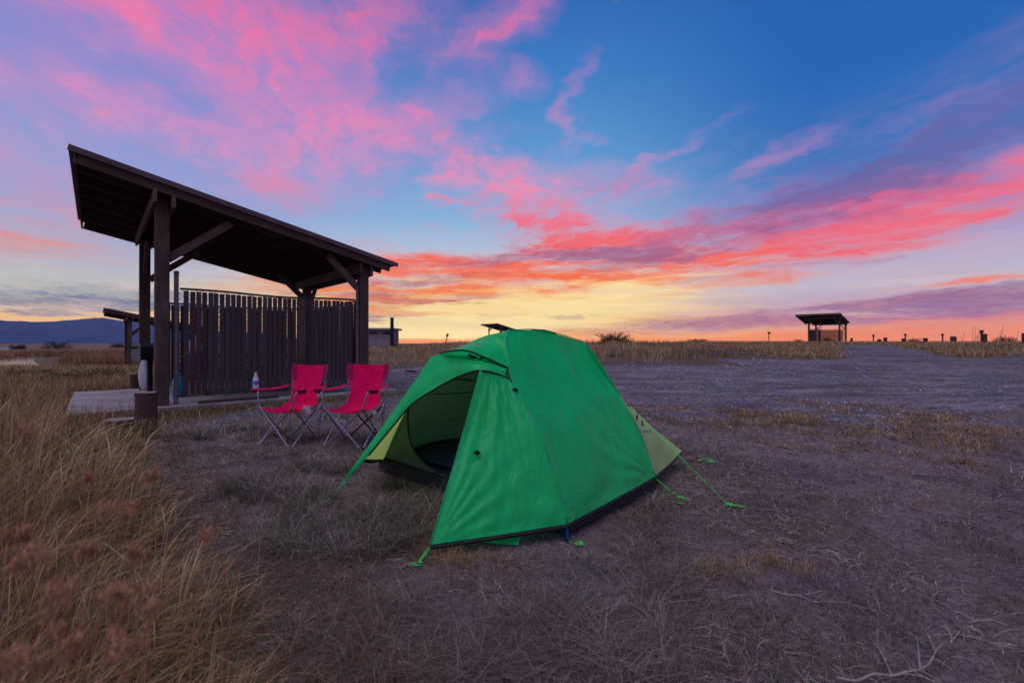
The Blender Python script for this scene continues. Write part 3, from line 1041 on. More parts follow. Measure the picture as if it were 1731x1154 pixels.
def bag_mesh(name, mat, w, d, h, seed, neck=0.25):
    rd = np.random.default_rng(seed)
    b = MB()
    rows, n = 12, 20
    vs, fs = [], []
    ph = rd.uniform(0, 6.28, 6)
    for i in range(rows):
        t = i / (rows - 1)
        r = (math.sin(math.pi * min(1, t * 1.02 + 0.0) ** 0.75) * 0.62 + 0.38 * (1 - t)) if t < 0.86 else neck * 0.35 + (t - 0.86) * 1.2 * neck
        r = max(r, neck * 0.3)
        for k in range(n):
            a = 2 * math.pi * k / n
            f_ = 1 + 0.10 * math.sin(3 * a + ph[0] + 3 * t) + 0.07 * math.sin(7 * a + ph[1] + 5 * t) + 0.05 * math.sin(11 * a + ph[2])
            vs.append((r * f_ * math.cos(a) * w / 2, r * f_ * math.sin(a) * d / 2, t * h + 0.01 * math.sin(5 * a + ph[3])))
    for i in range(rows - 1):
        for k in range(n):
            l = (k + 1) % n
            fs.append((i * n + k, i * n + l, (i + 1) * n + l, (i + 1) * n + k))
    fs.append(tuple(range(n - 1, -1, -1)))
    b.add(vs, fs, True)
    return b.build(name, mat, None, 80)


o = bag_mesh('plastic_bag', M_pinkb, 0.34, 0.26, 0.42, 3)
o.location = shw(0.66, 1.55, 0.868)
setp(o, 'pinkish white knotted plastic bag on the picnic table end by the steel fence pipe', 'bag')
# white rubbish bag hanging on the back post
o = bag_mesh('rubbish_bag', M_white, 0.24, 0.20, 0.84, 12, 0.75)
o.location = shw(-0.02, 3.20, 0.12)
setp(o, 'tall white rubbish bag at the back post, behind the charcoal grill', 'bag')
b = MB()
b.lathe([(0.10, 0), (0.115, 0.02), (0.115, 0.30), (0.09, 0.36), (0.04, 0.40), (0.04, 0.44), (0.0, 0.45)], (0, 0, 0), 16)
o = b.build('water_jug', M_teal)
o.location = shw(0.38, 1.25, 0.101)
setp(o, 'teal blue plastic jug on the pad, beyond the steel fence pipe', 'jug')

# pedestal grill
gp = Vector((at(253, 9.35), 9.35, 0.10))
gr = empty('pedestal_grill', gp, R(62), 'iron charcoal grill box on a single post at the open end of the shelter pad', 'grill')
b = MB(); b.box((0, 0, 0.34), (0.075, 0.075, 0.68), None, 0.005); b.build('pedestal', M_soot, gr)
b = MB()
b.box((0, 0.16, 0.85), (0.50, 0.01, 0.34)); b.box((-0.245, -0.02, 0.85), (0.01, 0.35, 0.34)); b.box((0.245, -0.02, 0.85), (0.01, 0.35, 0.34)); b.box((0, -0.02, 0.685), (0.48, 0.35, 0.01))
b.build('fire_box', M_iron, gr)
b = MB()
for i in range(14): b.tube([(-0.23 + i * 0.035, -0.19, 0.95), (-0.23 + i * 0.035, 0.15, 0.95)], 0.005, 5)
b.tube([(-0.30, -0.15, 0.95), (0.24, -0.15, 0.95)], 0.007, 5)
b.build('grate', M_soot, gr)
b = MB(); b.box((0, -0.20, 0.80), (0.478, 0.008, 0.24)); b.build('shade_plate', M_soot, gr)  # black sheet added for the dark open inside of the fire box
b = MB(); b.tube([(-0.25, -0.05, 0.93), (-0.36, -0.05, 0.93)], 0.02, 8); b.build('handle', M_soot, gr)

# ------------------------------------------------------------------ other shelters far off
x, y = -21.5, 25.6
s2 = make_shelter((x, y, gz(x, y) - 0.55), 'second timber shelter further off, seen past the far side of the nearest one', False)
x, y = at(1395, 62) + 0.55, 60.0
zf = gz(x, y)
s3 = make_shelter((x, y, zf - 0.05), 'lone open shelter on the horizon at the end of the gravel road', False)
Mf = Matrix.Translation((x, y, zf - 0.05)) @ Matrix.Rotation(SH_ROT, 4, 'Z')
make_fence(Mf @ Vector((0.2, 3.5, 0)), SH_ROT, 3.05, 'far slatted fence on the back of the lone horizon shelter', False)
make_fence(Mf @ Vector((3.44, 0.2, 0)), SH_ROT + R(90), 3.1, 'far slatted fence on the low end of the lone horizon shelter', False)
make_fence(Mf @ Vector((0.0, 2.0, 0)), SH_ROT + R(90), 1.4, 'short slatted fence at the left post of the lone horizon shelter', False)
make_table(Mf @ Vector((1.5, 1.75, 0)), 'tiny dark picnic table under the lone horizon shelter')
x, y = at(846, 92), 90.0
make_shelter((x, y, gz(x, y) - 0.1), 'distant shelter roof showing just above the green tent, left one', False)
x, y = at(922, 128), 126.0
make_shelter((x, y, gz(x, y) - 0.15), 'most distant shelter roof, a sliver above the right part of the green tent', False)

# toilet block
Y = 57.0
X0, X1 = at(596, Y), at(663, Y)
zb = gz((X0 + X1) / 2, Y) - 0.2
tb = empty('toilet_block', ((X0 + X1) / 2, Y, zb), 0.0, 'low lavender grey hut with a flat roof and black vent pipe behind the grass', 'hut')
W = X1 - X0
b = MB(); b.box((0, 1.6, 1.25), (W, 3.2, 2.5)); b.build('wall', M_wall, tb)
b = MB(); b.box((0, 1.6, 2.62), (W + 0.7, 4.0, 0.24), None, 0.02); b.build('roof', M_roofg, tb)
for xx in (-1.5, 0.1, 1.75):
    b = MB(); b.box((xx, -0.01, 2.12), (0.95, 0.06, 0.34)); w_ = b.build('window', M_win, tb)
    b = MB()
    for (c, s) in (((xx, -0.03, 2.31), (1.05, 0.05, 0.04)), ((xx, -0.03, 1.93), (1.05, 0.05, 0.04))): b.box(c, s)
    b.build('frame', M_roofg, w_)
b = MB(); b.lathe([(0.22, 0), (0.22, 3.75), (0.26, 3.76), (0.26, 3.86), (0, 3.88)], (W / 2 + 0.05, -0.35, 0.15), 12); b.build('vent_pipe', M_soot, tb)

# ------------------------------------------------------------------ bollards, posts, logs
def log_post(name, x, y, r, h, label, cat, group=None, top=True, tilt=0.0, mat=None):
    z = gz(x, y)
    root = empty(name, (x, y, z - 0.08), random.uniform(0, 6), label, cat, group)
    b = MB()
    n, rows = 18, 6
    vs, fs = [], []
    ph = random.uniform(0, 6)
    for i in range(rows):
        t = i / (rows - 1)
        for k in range(n):
            a = 2 * math.pi * k / n
            rr = r * (1 + 0.03 * math.sin(3 * a + ph) + 0.02 * math.sin(7 * a + t * 3 + ph) + random.uniform(-0.012, 0.012))
            vs.append((rr * math.cos(a) + tilt * t * h, rr * math.sin(a), t * (h + 0.08)))
    for i in range(rows - 1):
        for k in range(n):
            l = (k + 1) % n
            fs.append((i * n + k, i * n + l, (i + 1) * n + l, (i + 1) * n + k))
    b.add(vs, fs, True)
    b.build('trunk', mat or M_log, root)
    b = MB()
    ring = [vs[(rows - 1) * n + k] for k in range(n)]
    cv = [(p[0] * 0.985, p[1] * 0.985, p[2] + 0.004 * random.random()) for p in ring] + [(tilt * h, 0, h + 0.088)]
    b.add(cv, [(k, (k + 1) % n, n) for k in range(n)])
    b.build('end_grain', M_logtop if top else (mat or M_log), root)
    return root


log_post('log_bollard', at(247, 6.2), 6.2, 0.125, 0.45 - gz(at(247, 6.2), 6.2), 'thick dark log bollard standing right before the nearest shelter post', 'bollard', 'log bollards')
sx, sy = at(206, 6.28), 6.28  # log added where the dark front side of the pad shows
log_post('log_standin', sx, sy, 0.19, 0.075 - gz(sx, sy), 'wide dark log butt added for the dark pad front, right under the lip of the concrete pad', 'stump')
log_post('log_bollard', at(231, 10.6), 10.6, 0.13, 0.40, 'log bollard behind the white rubbish bag, left of the grill post', 'bollard', 'log bollards')
bl = [(1440, 57, 0.14, 0.60, 'log bollard just right of the lone horizon shelter'),
      (1487, 46, 0.16, 0.45, 'lower log bollard of the close pair right of the horizon shelter'),
      (1497, 46, 0.16, 0.62, 'taller log bollard of the close pair right of the horizon shelter'),
      (1528, 44, 0.15, 0.50, 'log bollard with a thin post standing right behind it'),
      (1565, 41, 0.17, 0.50, 'squat log bollard midway along the row on the right'),
      (1612, 37, 0.20, 0.62, 'broadest squat log bollard, third from the right end of the row'),
      (1664, 34, 0.18, 0.80, 'tall dark log bollard beside a thin post near the right end'),
      (1734, 32, 0.18, 0.86, 'log bollard cut off by the right edge of the view')]
for (px, Y, r, h, lb) in bl:
    log_post('log_bollard', at(px, Y), Y, r, h, lb, 'bollard', 'log bollards', False)
for (px, Y, h, lb) in ((1477, 58, 1.0, 'thin marker post furthest left along the right skyline'), (1531, 55, 1.05, 'thin marker post above the middle bollards on the skyline'),
                       (1594, 52, 1.0, 'thin marker post right of the middle on the skyline'), (1660, 36, 1.05, 'thin marker post touching the tall dark bollard')):
    X = at(px, Y)
    root = empty('marker_post', (X, Y, gz(X, Y) - 0.05), 0, lb, 'post', 'thin marker posts on the right skyline')
    b = MB(); b.lathe([(0.07, 0), (0.07, h), (0.0, h + 0.01)], (0, 0, 0), 8); b.build('shaft', M_post, root)
    b = MB(); b.lathe([(0.13, 0), (0.13, 0.22), (0.0, 0.23)], (0, 0, h - 0.1), 8); b.build('cap', M_log, root)
# little sign post and leaning post on the skyline
X, Y = at(1300, 50), 50
r_ = empty('sign_post', (X, Y, gz(X, Y)), 0, 'small sign on a thin post, alone on the skyline left of the horizon shelter', 'sign')
b = MB(); b.tube([(0, 0, -0.1), (0, 0, 1.15)], 0.04, 6); b.build('pole', M_log, r_)
b = MB(); b.box((0, -0.05, 1.12), (0.30, 0.03, 0.22)); b.build('panel', M_soot, r_)
X, Y = at(752, 42), 42
r_ = empty('leaning_post', (X, Y, gz(X, Y)), 0, 'small crooked post leaning on the mound left of the tent top', 'post')
b = MB(); b.tube([(0, 0, -0.3), (0.22, 0, 0.92)], 0.035, 6); b.build('pole', M_log, r_)
b = MB(); b.beam((0.20, -0.03, 0.72), (0.27, -0.03, 1.02), 0.03, 0.2); b.build('panel', M_soot, r_)

# ------------------------------------------------------------------ tent
TC = Vector((0.3145, 2.567, 0))
TU = Vector((-0.731, 0.683, 0))
TN = Vector((0.676, 0.737, 0))
TO = TC + TU * 1.04 + TN * 0.57          # tent centre on the ground
tent = empty('tent', TO, 0, 'green two door dome tent with lime wings, pitched on dry ground', 'tent')


def tp(p): return TC + TU * p[0] + TN * p[1] + Vector((0, 0, p[2])) - TO


def resample(pts, n, smooth=True):
    P = [Vector(p) for p in pts]
    if len(P) == 1: return [P[0].copy() for _ in range(n)]
    d = [0]
    for a, b_ in zip(P, P[1:]): d.append(d[-1] + max((b_ - a).length, 1e-6))
    out = []
    for i in range(n):
        t = d[-1] * i / (n - 1)
        k = 0
        while k < len(P) - 2 and t > d[k + 1]: k += 1
        f_ = (t - d[k]) / (d[k + 1] - d[k])
        if smooth and len(P) > 2:
            p0 = P[k - 1] if k > 0 else P[k] * 2 - P[k + 1]
            p3 = P[k + 2] if k + 2 < len(P) else P[k + 1] * 2 - P[k]
            p1, p2 = P[k], P[k + 1]
            q = 0.5 * ((2 * p1) + (p2 - p0) * f_ + (2 * p0 - 5 * p1 + 4 * p2 - p3) * f_ ** 2 + (3 * p1 - p0 - 3 * p2 + p3) * f_ ** 3)
        else:
            q = P[k].lerp(P[k + 1], f_)
        out.append(q)
    return out


def wrinkle(u, v, seed):
    return float(fbm(np.array([u * 3.0 + seed]), np.array([v * 7.0 - seed]), 1.0, 3, 50 + int(seed))[0] - 0.5)


def loft(name, rows, mat, nu=28, nv=28, sag=0.0, wr=0.008, seed=1, parent=tent, conv=tp, fan=None):
    rows = [resample(r, nu) for r in rows]
    cols = [resample([r[i] for r in rows], nv) for i in range(nu)]
    G = [[Vector(conv(cols[i][j])) for j in range(nv)] for i in range(nu)]
    vs, fs = [], []
    for i in range(nu):
        for j in range(nv):
            a = G[min(i + 1, nu - 1)][j] - G[max(i - 1, 0)][j]
            c = G[i][min(j + 1, nv - 1)] - G[i][max(j - 1, 0)]
            nn = a.cross(c)
            if nn.length > 1e-9: nn.normalize()
            u, v = i / (nu - 1), j / (nv - 1)
            edge = min(1, 16 * u * (1 - u)) * min(1, 16 * v * (1 - v))
            dsp = -sag * 16 * u * (1 - u) * v * (1 - v) / 1.0 + wr * edge * 2 * wrinkle(u, v, seed)
            if fan:      # tension folds radiating from a corner
                fu, fv, amp = fan
                ang = math.atan2(v - fv, u - fu)
                dd = math.hypot(v - fv, u - fu)
                dsp += amp * edge * math.exp(-dd * 2.2) * math.sin(ang * 22 + 2 * seed + 2.5 * wrinkle(ang, dd, seed))
            vs.append(G[i][j] + nn * dsp)
    for i in range(nu - 1):
        for j in range(nv - 1):
            fs.append((i * nv + j, (i + 1) * nv + j, (i + 1) * nv + j + 1, i * nv + j + 1))
    b = MB()
    b.add(vs, fs, True)
    return b.build(name, mat, parent, 180)


def strip(name, pts, r, mat, n=8, m=24, parent=tent, smooth=True):
    b = MB()
    b.tube([tp(p) for p in resample(pts, m, smooth)], r, n)
    return b.build(name, mat, parent, 180)


def on_plane(px, py):
    """tent coordinates of a sight line on the front vestibule plane n = -.655 + .526 (z - .07)"""
    d = Vector(((px - 865.5) / 770, 1, -(py - 574) / 770))
    o_ = Vector((0, 0, EYE)) - TC
    # n = d.N t + o.N ; z = EYE + d.z t
    n0, n1 = o_.dot(TN), d.dot(TN)
    t = (-0.655 + 0.526 * (EYE - 0.07) - n0) / (n1 - 0.526 * d.z)
    p = o_ + d * t
    return (p.dot(TU), p.dot(TN), p.z)


A_ = (0.41, -0.65, 0.07)
B_ = (1.50, -0.66, 0.07)
C_ = (0.0, 0.0, 0.10)
E_ = (0.01, 1.14, 0.12)
D_ = (0.17, 2.03, 0.13)
M_ = (1.05, -0.15, 1.03)
Z3 = lambda l, n: [(a, n, c) for a, c in l]
front_near = [(0, 0, .1), (.104, 0, .38), (.24, 0, .638), (.41, 0, .857)]
crease = front_near + [(.50, .04, 1.0), (.58, .1, 1.125), (.65, .2, 1.21)]
front_far = [(1.3, 0, .95), (1.45, 0, .86), (1.6, 0, .72), (1.85, 0, .42), (2.08, 0, .1)]
rear_near = [E_, (.12, 1.14, .37), (.293, 1.14, .665), (.40, 1.14, .785), (.513, 1.14, .905), (.60, 1.14, 1.03), (.66, 1.14, 1.13)]
rear_far = [(1.04, 1.14, 1.05), (1.43, 1.14, .86), (1.8, 1.14, .48), (2.08, 1.14, .1)]


def mid(a, b_, t, push=(0, 0, 0)): return [tuple(x * (1 - t) + y * t + p for x, y, p in zip(resample(a, 7)[i], resample(b_, 7)[i], push)) for i in range(7)]


m1 = mid(crease, rear_near, 0.5)
m1 = [(p[0] + 0.012 * math.sin(math.pi * i / 6), p[1], p[2] + (0.03 * (i / 6) ** 3)) for i, p in enumerate(m1)]
loft('end_panel', [crease, m1, rear_near], M_green, 60, 60, 0.006, 0.020, 2, fan=(0.0, 1.0, 0.012))
# top and long slope towards the far end
loft('roof_panel', [[(.65, .2, 1.21), (.65, .6, 1.21), (.66, 1.14, 1.13)], [(1.04, .2, 1.13), (1.04, .6, 1.13), (1.04, 1.14, 1.05)],
                    [(1.43, 0.03, .87), (1.43, .6, 1.0), (1.43, 1.14, .86)], [(1.8, 0, .48), (1.8, .6, .62), (1.8, 1.14, .48)],
                    [(2.08, 0, .1), (2.08, .6, .1), (2.08, 1.14, .1)]], M_green, 30, 36, 0.0, 0.008, 5)
brim = [(.47, 0, .965), (.55, -.12, 1.03), (.64, -.2, 1.074), (.8, -.21, 1.068), (.99, -.13, 1.045), (1.15, -.06, 1.0), (1.3, 0.0, .95)]
loft('hood', [brim, [(.50, .04, 1.0), (.6, 0, 1.09), (.75, .0, 1.125), (.9, -.02, 1.09), (1.04, -.04, 1.065), (1.2, 0, 1.02), (1.34, 0.01, .95)],
              [(.58, .1, 1.125), (.68, .1, 1.175), (.85, .1, 1.135), (1.04, .1, 1.095), (1.25, .1, 1.03), (1.40, 0.02, .90)],
              [(.65, .2, 1.21), (.85, .2, 1.17), (1.04, .2, 1.13), (1.25, .13, 1.02), (1.43, 0.03, .87)]], M_green, 40, 22, -0.004, 0.012, 9)
strip('hood_edge', brim, 0.006, M_black)
# upper vestibule band and left door strip
arcp = [(861, 625), (845, 620), (811, 620), (788, 625), (761, 636), (731, 653), (694, 677), (660, 716), (620, 764), (590, 797), (561, 826)]
arc = [on_plane(*p) for p in arcp]
arc[0] = (.45, -.02, .90)
arc[1] = (.47, -.09, .93)
arc[-1] = tuple(Vector(B_) + Vector((-0.012, 0.006, 0.02)))
topb = [(.47, -.004, .96), (.53, -.06, 1.0), (.62, -.11, 1.03), (.75, -.15, 1.04), (.9, -.15, 1.04), M_]
left_edge = [tuple(Vector(M_).lerp(Vector(B_), t)) for t in (0.15, 0.32, 0.5, 0.68, 0.84, 1.0)]
band_top = topb + left_edge
bandm = mid(band_top, arc, 0.5, (0, -0.018, 0))
bandm = [tuple(Vector(a).lerp((Vector(b_) + Vector(c)) / 2, 0.0)) for a, b_, c in zip(bandm, bandm, bandm)]
n_ = 40
ra, rb_ = resample(band_top, n_), resample(arc, n_)
rm = [(a + c) / 2 + Vector((0, -0.02 if i < n_ * 0.9 else -0.004, 0)) for i, (a, c) in enumerate(zip(ra, rb_))]
loft('door_band', [ra, rm, rb_], M_green, n_, 12, 0, 0.012, 12)
strip('zip_edge', arc[:9], 0.006, M_black)
# right vestibule panel
Dt = arc[2]
le = resample([A_, tuple(Vector(A_).lerp(Vector(Dt), 0.5) + Vector((0.01, 0.015, 0))), Dt], 14)
re = resample([(0, 0, .1), (.104, 0, .38), (.24, 0, .638), (.41, 0, .857), (.45, -.02, .90)], 14)
rm = []
for i, (a, c) in enumerate(zip(le, re)):
    t = i / 13
    q = (a + c) / 2
    top_mid = Vector(arc[1])
    rm.append(q.lerp(top_mid, t ** 4) + Vector((0, 0.012, 0)) * math.sin(math.pi * t))
loft('front_panel', [le, rm, re], M_green, 56, 56, 0.010, 0.016, 15, fan=(0.0, 0.0, 0.009))
strip('door_edge', [tuple(p) for p in le], 0.004, M_seam)
# lime wing on the far side of the door, and the wing beyond the near end
wl = lambda t_, du=0.0: tuple(Vector(M_).lerp(Vector(B_), t_) + Vector((du, 0.012, -0.004)))
loft('side_wing', [[wl(0.18), wl(0.32), wl(0.46), wl(0.60), wl(0.73)],
                   [(1.38, 0.03, .87), (1.53, .05, .71), (1.68, .055, .55), (1.82, .055, .38), (2.00, .045, .11)]], M_yellow, 24, 14, 0.0, 0.006, 18)
M2 = (1.03, 1.29, 1.03)
wing_edge = [tuple(Vector(M2).lerp(Vector(D_), t)) for t in (0.42, 0.6, 0.8, 1.0)]
loft('side_wing', [[(.30, 1.142, .70), (.12, 1.145, .40), (.02, 1.15, .12)], [tuple(Vector((.30, 1.142, .70)).lerp(Vector(wing_edge[0]), .6)), (.22, 1.5, .42), (.09, 1.59, .125)],
                   [wing_edge[0], wing_edge[2], wing_edge[3]]], M_yellow, 24, 20, 0.006, 0.014, 21)
# rear vestibule, seen only past the edge
D2 = (1.67, 1.95, 0.09)
loft('rear_panel', [[(.30, 1.142, .70), (.66, 1.14, 1.13), (1.04, 1.14, 1.05), (1.43, 1.14, .86), (1.8, 1.14, .48), (2.08, 1.14, .1)],
                    [tuple(Vector(wing_edge[0])), (.75, 1.35, .93), M2, (1.4, 1.4, .72), (1.75, 1.4, .42), (1.95, 1.5, .1)],
                    [D_, (.5, 2.0, .11), (.9, 1.98, .11), (1.2, 1.97, .1), (1.45, 1.96, .1), D2]], M_green, 30, 20, 0, 0.01, 25)
# piping, seams, hem
for nm, pts, rr_ in (('seam', crease, 0.0065), ('seam', rear_near, 0.006), ('seam', [(.65, .2, 1.212), (.65, .6, 1.218), (.66, 1.14, 1.135)], 0.004)):
    strip(nm, pts, rr_, M_seam)
for pts in ([A_, (.2, -.32, .083), C_], [C_, (0.005, .57, .108), E_], [E_, (.09, 1.58, .122), D_], [wl(0.73), (1.72, -.22, .20), (2.04, .03, .11)],
            [(2.08, 0, .1), (2.08, 1.14, .1)], [(2.08, 1.14, .1), D2]):
    b = MB()
    P_ = [tp(p) for p in resample(pts, 16)]
    vs = []
    for p in P_: vs += [p + Vector((0, 0, 0.004)), p + Vector((0, 0, -0.022))]
    b.add(vs, [(2 * i, 2 * i + 1, 2 * i + 3, 2 * i + 2) for i in range(15)], True)
    b.tube([p + Vector((0, 0, -0.009)) for p in P_], 0.008, 6)
    b.build('hem', M_black, tent)
# toggles
for p in ((.395, -.012, .83), (0.395, -.33, .50)):
    b = MB()
    c = tp(p)
    b.lathe([(0.0, -0.014), (0.013, -0.008), (0.015, 0.004), (0.006, 0.014), (0, 0.016)], c + Vector((0, -0.012, 0)), 10)
    b.tube([c + Vector((-.02, -.014, 0)), c + Vector((0, -.022, .008)), c + Vector((.02, -.014, 0))], 0.004, 6)
    b.build('toggle', M_soot, tent)
b = MB(); b.beam(tp((1.44, -.02, .90)), tp((1.54, -.04, .905)), 0.016, 0.012); b.build('pole_clip', M_black, tent)
# vent prop under the hood
b = MB()
a, c = tp((.66, -.16, 1.045)), tp((.60, -.02, 0.99))
b.beam(a, c, 0.03, 0.012)
b.tube([tp((.58, -.10, 1.04)), tp((.62, -.13, 1.0)), tp((.70, -.12, 1.03))], 0.007, 6)
b.build('vent_prop', M_black, tent)

# inner tent: front wall with a D shaped door, canopy, floor, pad
au = [0.0, .104, .24, .41, .62, .85, 1.04, 1.3, 1.45, 1.6, 1.85, 2.08]
azv = [.1, .38, .638, .857, .98, 1.02, 1.02, .93, .85, .70, .40, .1]
archz = lambda u: float(np.interp(u, au, azv)) - 0.035
cen = Vector((0.98, 0.50))
outer, inner = [], []
NA = 72
for i in range(NA):
    a = 2 * math.pi * i / NA
    dx, dz = math.cos(a), math.sin(a)
    t = 0.02
    while t < 2 and 0.03 < cen.x + dx * t < 2.05 and cen.y + dz * t > 0.13 and cen.y + dz * t < archz(cen.x + dx * t): t += 0.005
    outer.append((cen.x + dx * t, 0.05 - 0.0, cen.y + dz * t))
    w_, h_ = (0.655, 0.36)
    e_ = 2.8
    r0 = (abs(dx / w_) ** e_ + abs(dz / h_) ** e_) ** (-1 / e_)
    inner.append((cen.x + dx * min(r0, t - 0.02), 0.045, cen.y - 0.0 + dz * min(r0, t - 0.02)))
vs, fs = [], []
for o_, i_ in zip(outer, inner):
    for k in range(4):
        t = k / 3
        p = Vector(o_).lerp(Vector(i_), t)
        p.y += 0.012 * math.sin(math.pi * t) * math.sin(o_[0] * 25)
        vs.append(tp(p))
for i in range(NA):
    j = (i + 1) % NA
    for k in range(3): fs.append((i * 4 + k, j * 4 + k, j * 4 + k + 1, i * 4 + k + 1))
b = MB(); b.add(vs, fs, True)
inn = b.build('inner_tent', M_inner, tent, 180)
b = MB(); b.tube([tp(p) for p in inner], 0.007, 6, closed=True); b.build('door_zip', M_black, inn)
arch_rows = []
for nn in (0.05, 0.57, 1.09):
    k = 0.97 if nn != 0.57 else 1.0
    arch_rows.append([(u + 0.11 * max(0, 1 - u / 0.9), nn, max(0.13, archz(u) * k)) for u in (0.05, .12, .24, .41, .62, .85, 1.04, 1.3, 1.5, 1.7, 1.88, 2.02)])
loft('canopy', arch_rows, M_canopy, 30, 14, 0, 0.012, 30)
loft('back_wall', [[(u, 1.05, max(0.13, archz(u) - 0.04)) for u in (0.05, .24, .62, 1.04, 1.5, 2.02)], [(u, 1.10, 0.12) for u in (0.05, .24, .62, 1.04, 1.5, 2.02)]], M_canopy, 20, 8, 0, 0.01, 31)
b = MB()
fl = [(0.03, 0.03), (2.05, 0.03), (2.05, 1.11), (0.03, 1.11)]
vs = [tp((u, n, 0.03)) for u, n in fl] + [tp((u, n, 0.13)) for u, n in fl]
b.add(vs, [(0, 1, 2, 3), (0, 4, 5, 1), (1, 5, 6, 2), (2, 6, 7, 3), (3, 7, 4, 0)])
b.build('tub_floor', M_tub, tent)
loft('sleeping_pad', [[(0.15, .10, .06), (0.15, .1, .11), (1.95, .1, .11), (1.95, .10, .06)], [(0.15, .35, .13), (1.0, .3, .15), (1.95, .35, .13)], [(0.15, .8, .13), (1.0, .8, .15), (1.95, .8, .13)], [(0.15, 1.05, .08), (1.95, 1.05, .08)]], M_mat, 20, 20, 0, 0.02, 33)
loft('sleeping_bag', [[(0.95, .15, .13), (1.2, .15, .16), (1.9, .15, .15)], [(0.95, .4, .19), (1.3, .4, .21), (1.9, .4, .20)], [(0.95, .75, .19), (1.3, .75, .22), (1.9, .75, .20)], [(0.95, 1.02, .13), (1.3, 1.02, .16), (1.9, 1.02, .14)]], M_mat, 20, 20, 0, 0.02, 35)
strip('inner_seam', [(1.36, .10, .72), (1.0, .5, .74), (.7, .8, .76)], 0.004, M_black)

# maker's print near the wing seam: a leaf like mark over a few smudged letters
b = MB()
def spot(u, n, z, w, h, tilt=0.0, k=10):
    c = tp((u, n, z)) + Vector((0.01, -0.014, 0.004))
    ax = (TN * math.cos(tilt) + Vector((0, 0, 1)) * math.sin(tilt)).normalized()
    ay = (Vector((0, 0, 1)) * math.cos(tilt) - TN * math.sin(tilt)).normalized()
    vs = [c + ax * (w / 2 * math.cos(2 * math.pi * i / k)) + ay * (h / 2 * math.sin(2 * math.pi * i / k)) for i in range(k)]
    b.add(vs, [tuple(range(k))])
spot(.19, 1.165, .545, .032, .075, -0.35); spot(.165, 1.20, .49, .022, .05, -0.2); spot(.15, 1.17, .50, .02, .06, 0.5)
for i in range(6): spot(.125 - i * .002, 1.13 + i * .022, .445 - i * .003, .014, .022 + 0.006 * (i % 2))
b.build('printed_mark', M_logo, tent)

# poles, stakes and guy lines
def w2t(x, y, z=0.0): return Vector((x, y, z)) - TO
def loop_pts(c, r, z, a0, a1, n=9, sq=0.6): return [Vector((c[0] + r * math.cos(a0 + (a1 - a0) * i / (n - 1)), c[1] + r * sq * math.sin(a0 + (a1 - a0) * i / (n - 1)), z + 0.006 * math.sin(i * 1.3))) for i in range(n)]
b = MB(); p = tp((0.02, 0.01, .10)); b.tube([p, p + Vector((0.006, -0.012, -0.085))], 0.010, 8); b.build('pole_foot', M_blue, tent)
b = MB(); b.beam(p + Vector((-0.01, 0.0, -0.05)), p + Vector((0.012, -0.02, -0.10)), 0.03, 0.01); b.build('webbing', M_black, tent)


def guy(parent_pt, stake, mat=M_cord, r=0.0024, knot=0.03, tail=1, name='guy_line', dbl=0.0):
    b = MB()
    a = parent_pt
    s = w2t(stake[0], stake[1], gz(stake[0], stake[1]) + 0.018)
    if dbl:
        off = Vector((dbl, 0, 0))
        b.tube([a - off, a.lerp(s, .5) - off * 0.8, s], r, 5)
        b.tube([a + off, a.lerp(s, .5) + off * 0.8, s], r, 5)
    else:
        b.tube([a, a.lerp(s, 0.5) + Vector((0, 0, -0.004)), s], r, 5)
    rd = random.Random(int(abs(stake[0] * 1000)))
    pts = [s]
    for i in range(9):
        an = i * 0.9 + rd.random()
        pts.append(s + Vector((math.cos(an) * knot * (0.6 + 0.6 * rd.random()), math.sin(an) * knot * 0.7, 0.004 + 0.012 * rd.random())))
    b.tube(resample(pts, 30), r * 1.15, 5)
    if tail:
        b.tube(resample([s, s + Vector((0.05 * tail, -0.02, 0.008)), s + Vector((0.11 * tail, -0.035, 0.004))], 8), r, 5)
    return b.build(name, mat, tent, 180)


guy(tp(A_) + Vector((-.004, 0, -.012)), (at(708, 2.31), 2.26), dbl=0.005, knot=0.022, tail=0)
guy(tp(B_) + Vector((-.012, 0, -.01)), (at(531, 3.06), 3.02), dbl=0.004, knot=0.02, tail=-1)
guy(tp((0.02, 0.01, .10)) + Vector((0.01, -0.015, -0.09)), (at(978, 2.50), 2.50), knot=0.022, tail=0)
guy(tp((.24, 1.16, .63)), (at(1232, 3.12), 3.12), knot=0.026, tail=0.9, r=0.003)
guy(tp(E_) + Vector((0, 0, -.012)), (at(1150, 3.27), 3.27), knot=0.018, tail=0.5)
guy(tp(D_) + Vector((0, 0, -.01)), (at(1172, 4.28), 4.33), M_cordr, knot=0.006, tail=0, r=0.003)
b = MB()
c0 = (at(1134, 3.3), 3.3)
b.tube([w2t(p.x, p.y, p.z + gz(*c0) + 0.012) for p in resample([Vector((c0[0] + .02, c0[1] + .09, 0)), Vector((c0[0] - .05, c0[1] + .06, 0.01)), Vector((c0[0] - .05, c0[1] - .02, 0)), Vector((c0[0] + .02, c0[1] - .09, .004)), Vector((c0[0] + .07, c0[1] - .11, 0))], 24)], 0.004, 5)
c1 = (at(1195, 4.32), 4.32)
b.tube([w2t(p.x, p.y, p.z + gz(*c1) + 0.014) for p in resample([Vector((c1[0] - .09, c1[1], 0)), Vector((c1[0] - .02, c1[1] + .02, 0.01)), Vector((c1[0] + .05, c1[1] + .05, 0)), Vector((c1[0] + .04, c1[1] - .03, .004)), Vector((c1[0] - .01, c1[1] - .03, 0)), Vector((c1[0] + .08, c1[1] - .05, 0))], 24)], 0.004, 5)
b.build('spare_cord', M_cord, tent, 180)
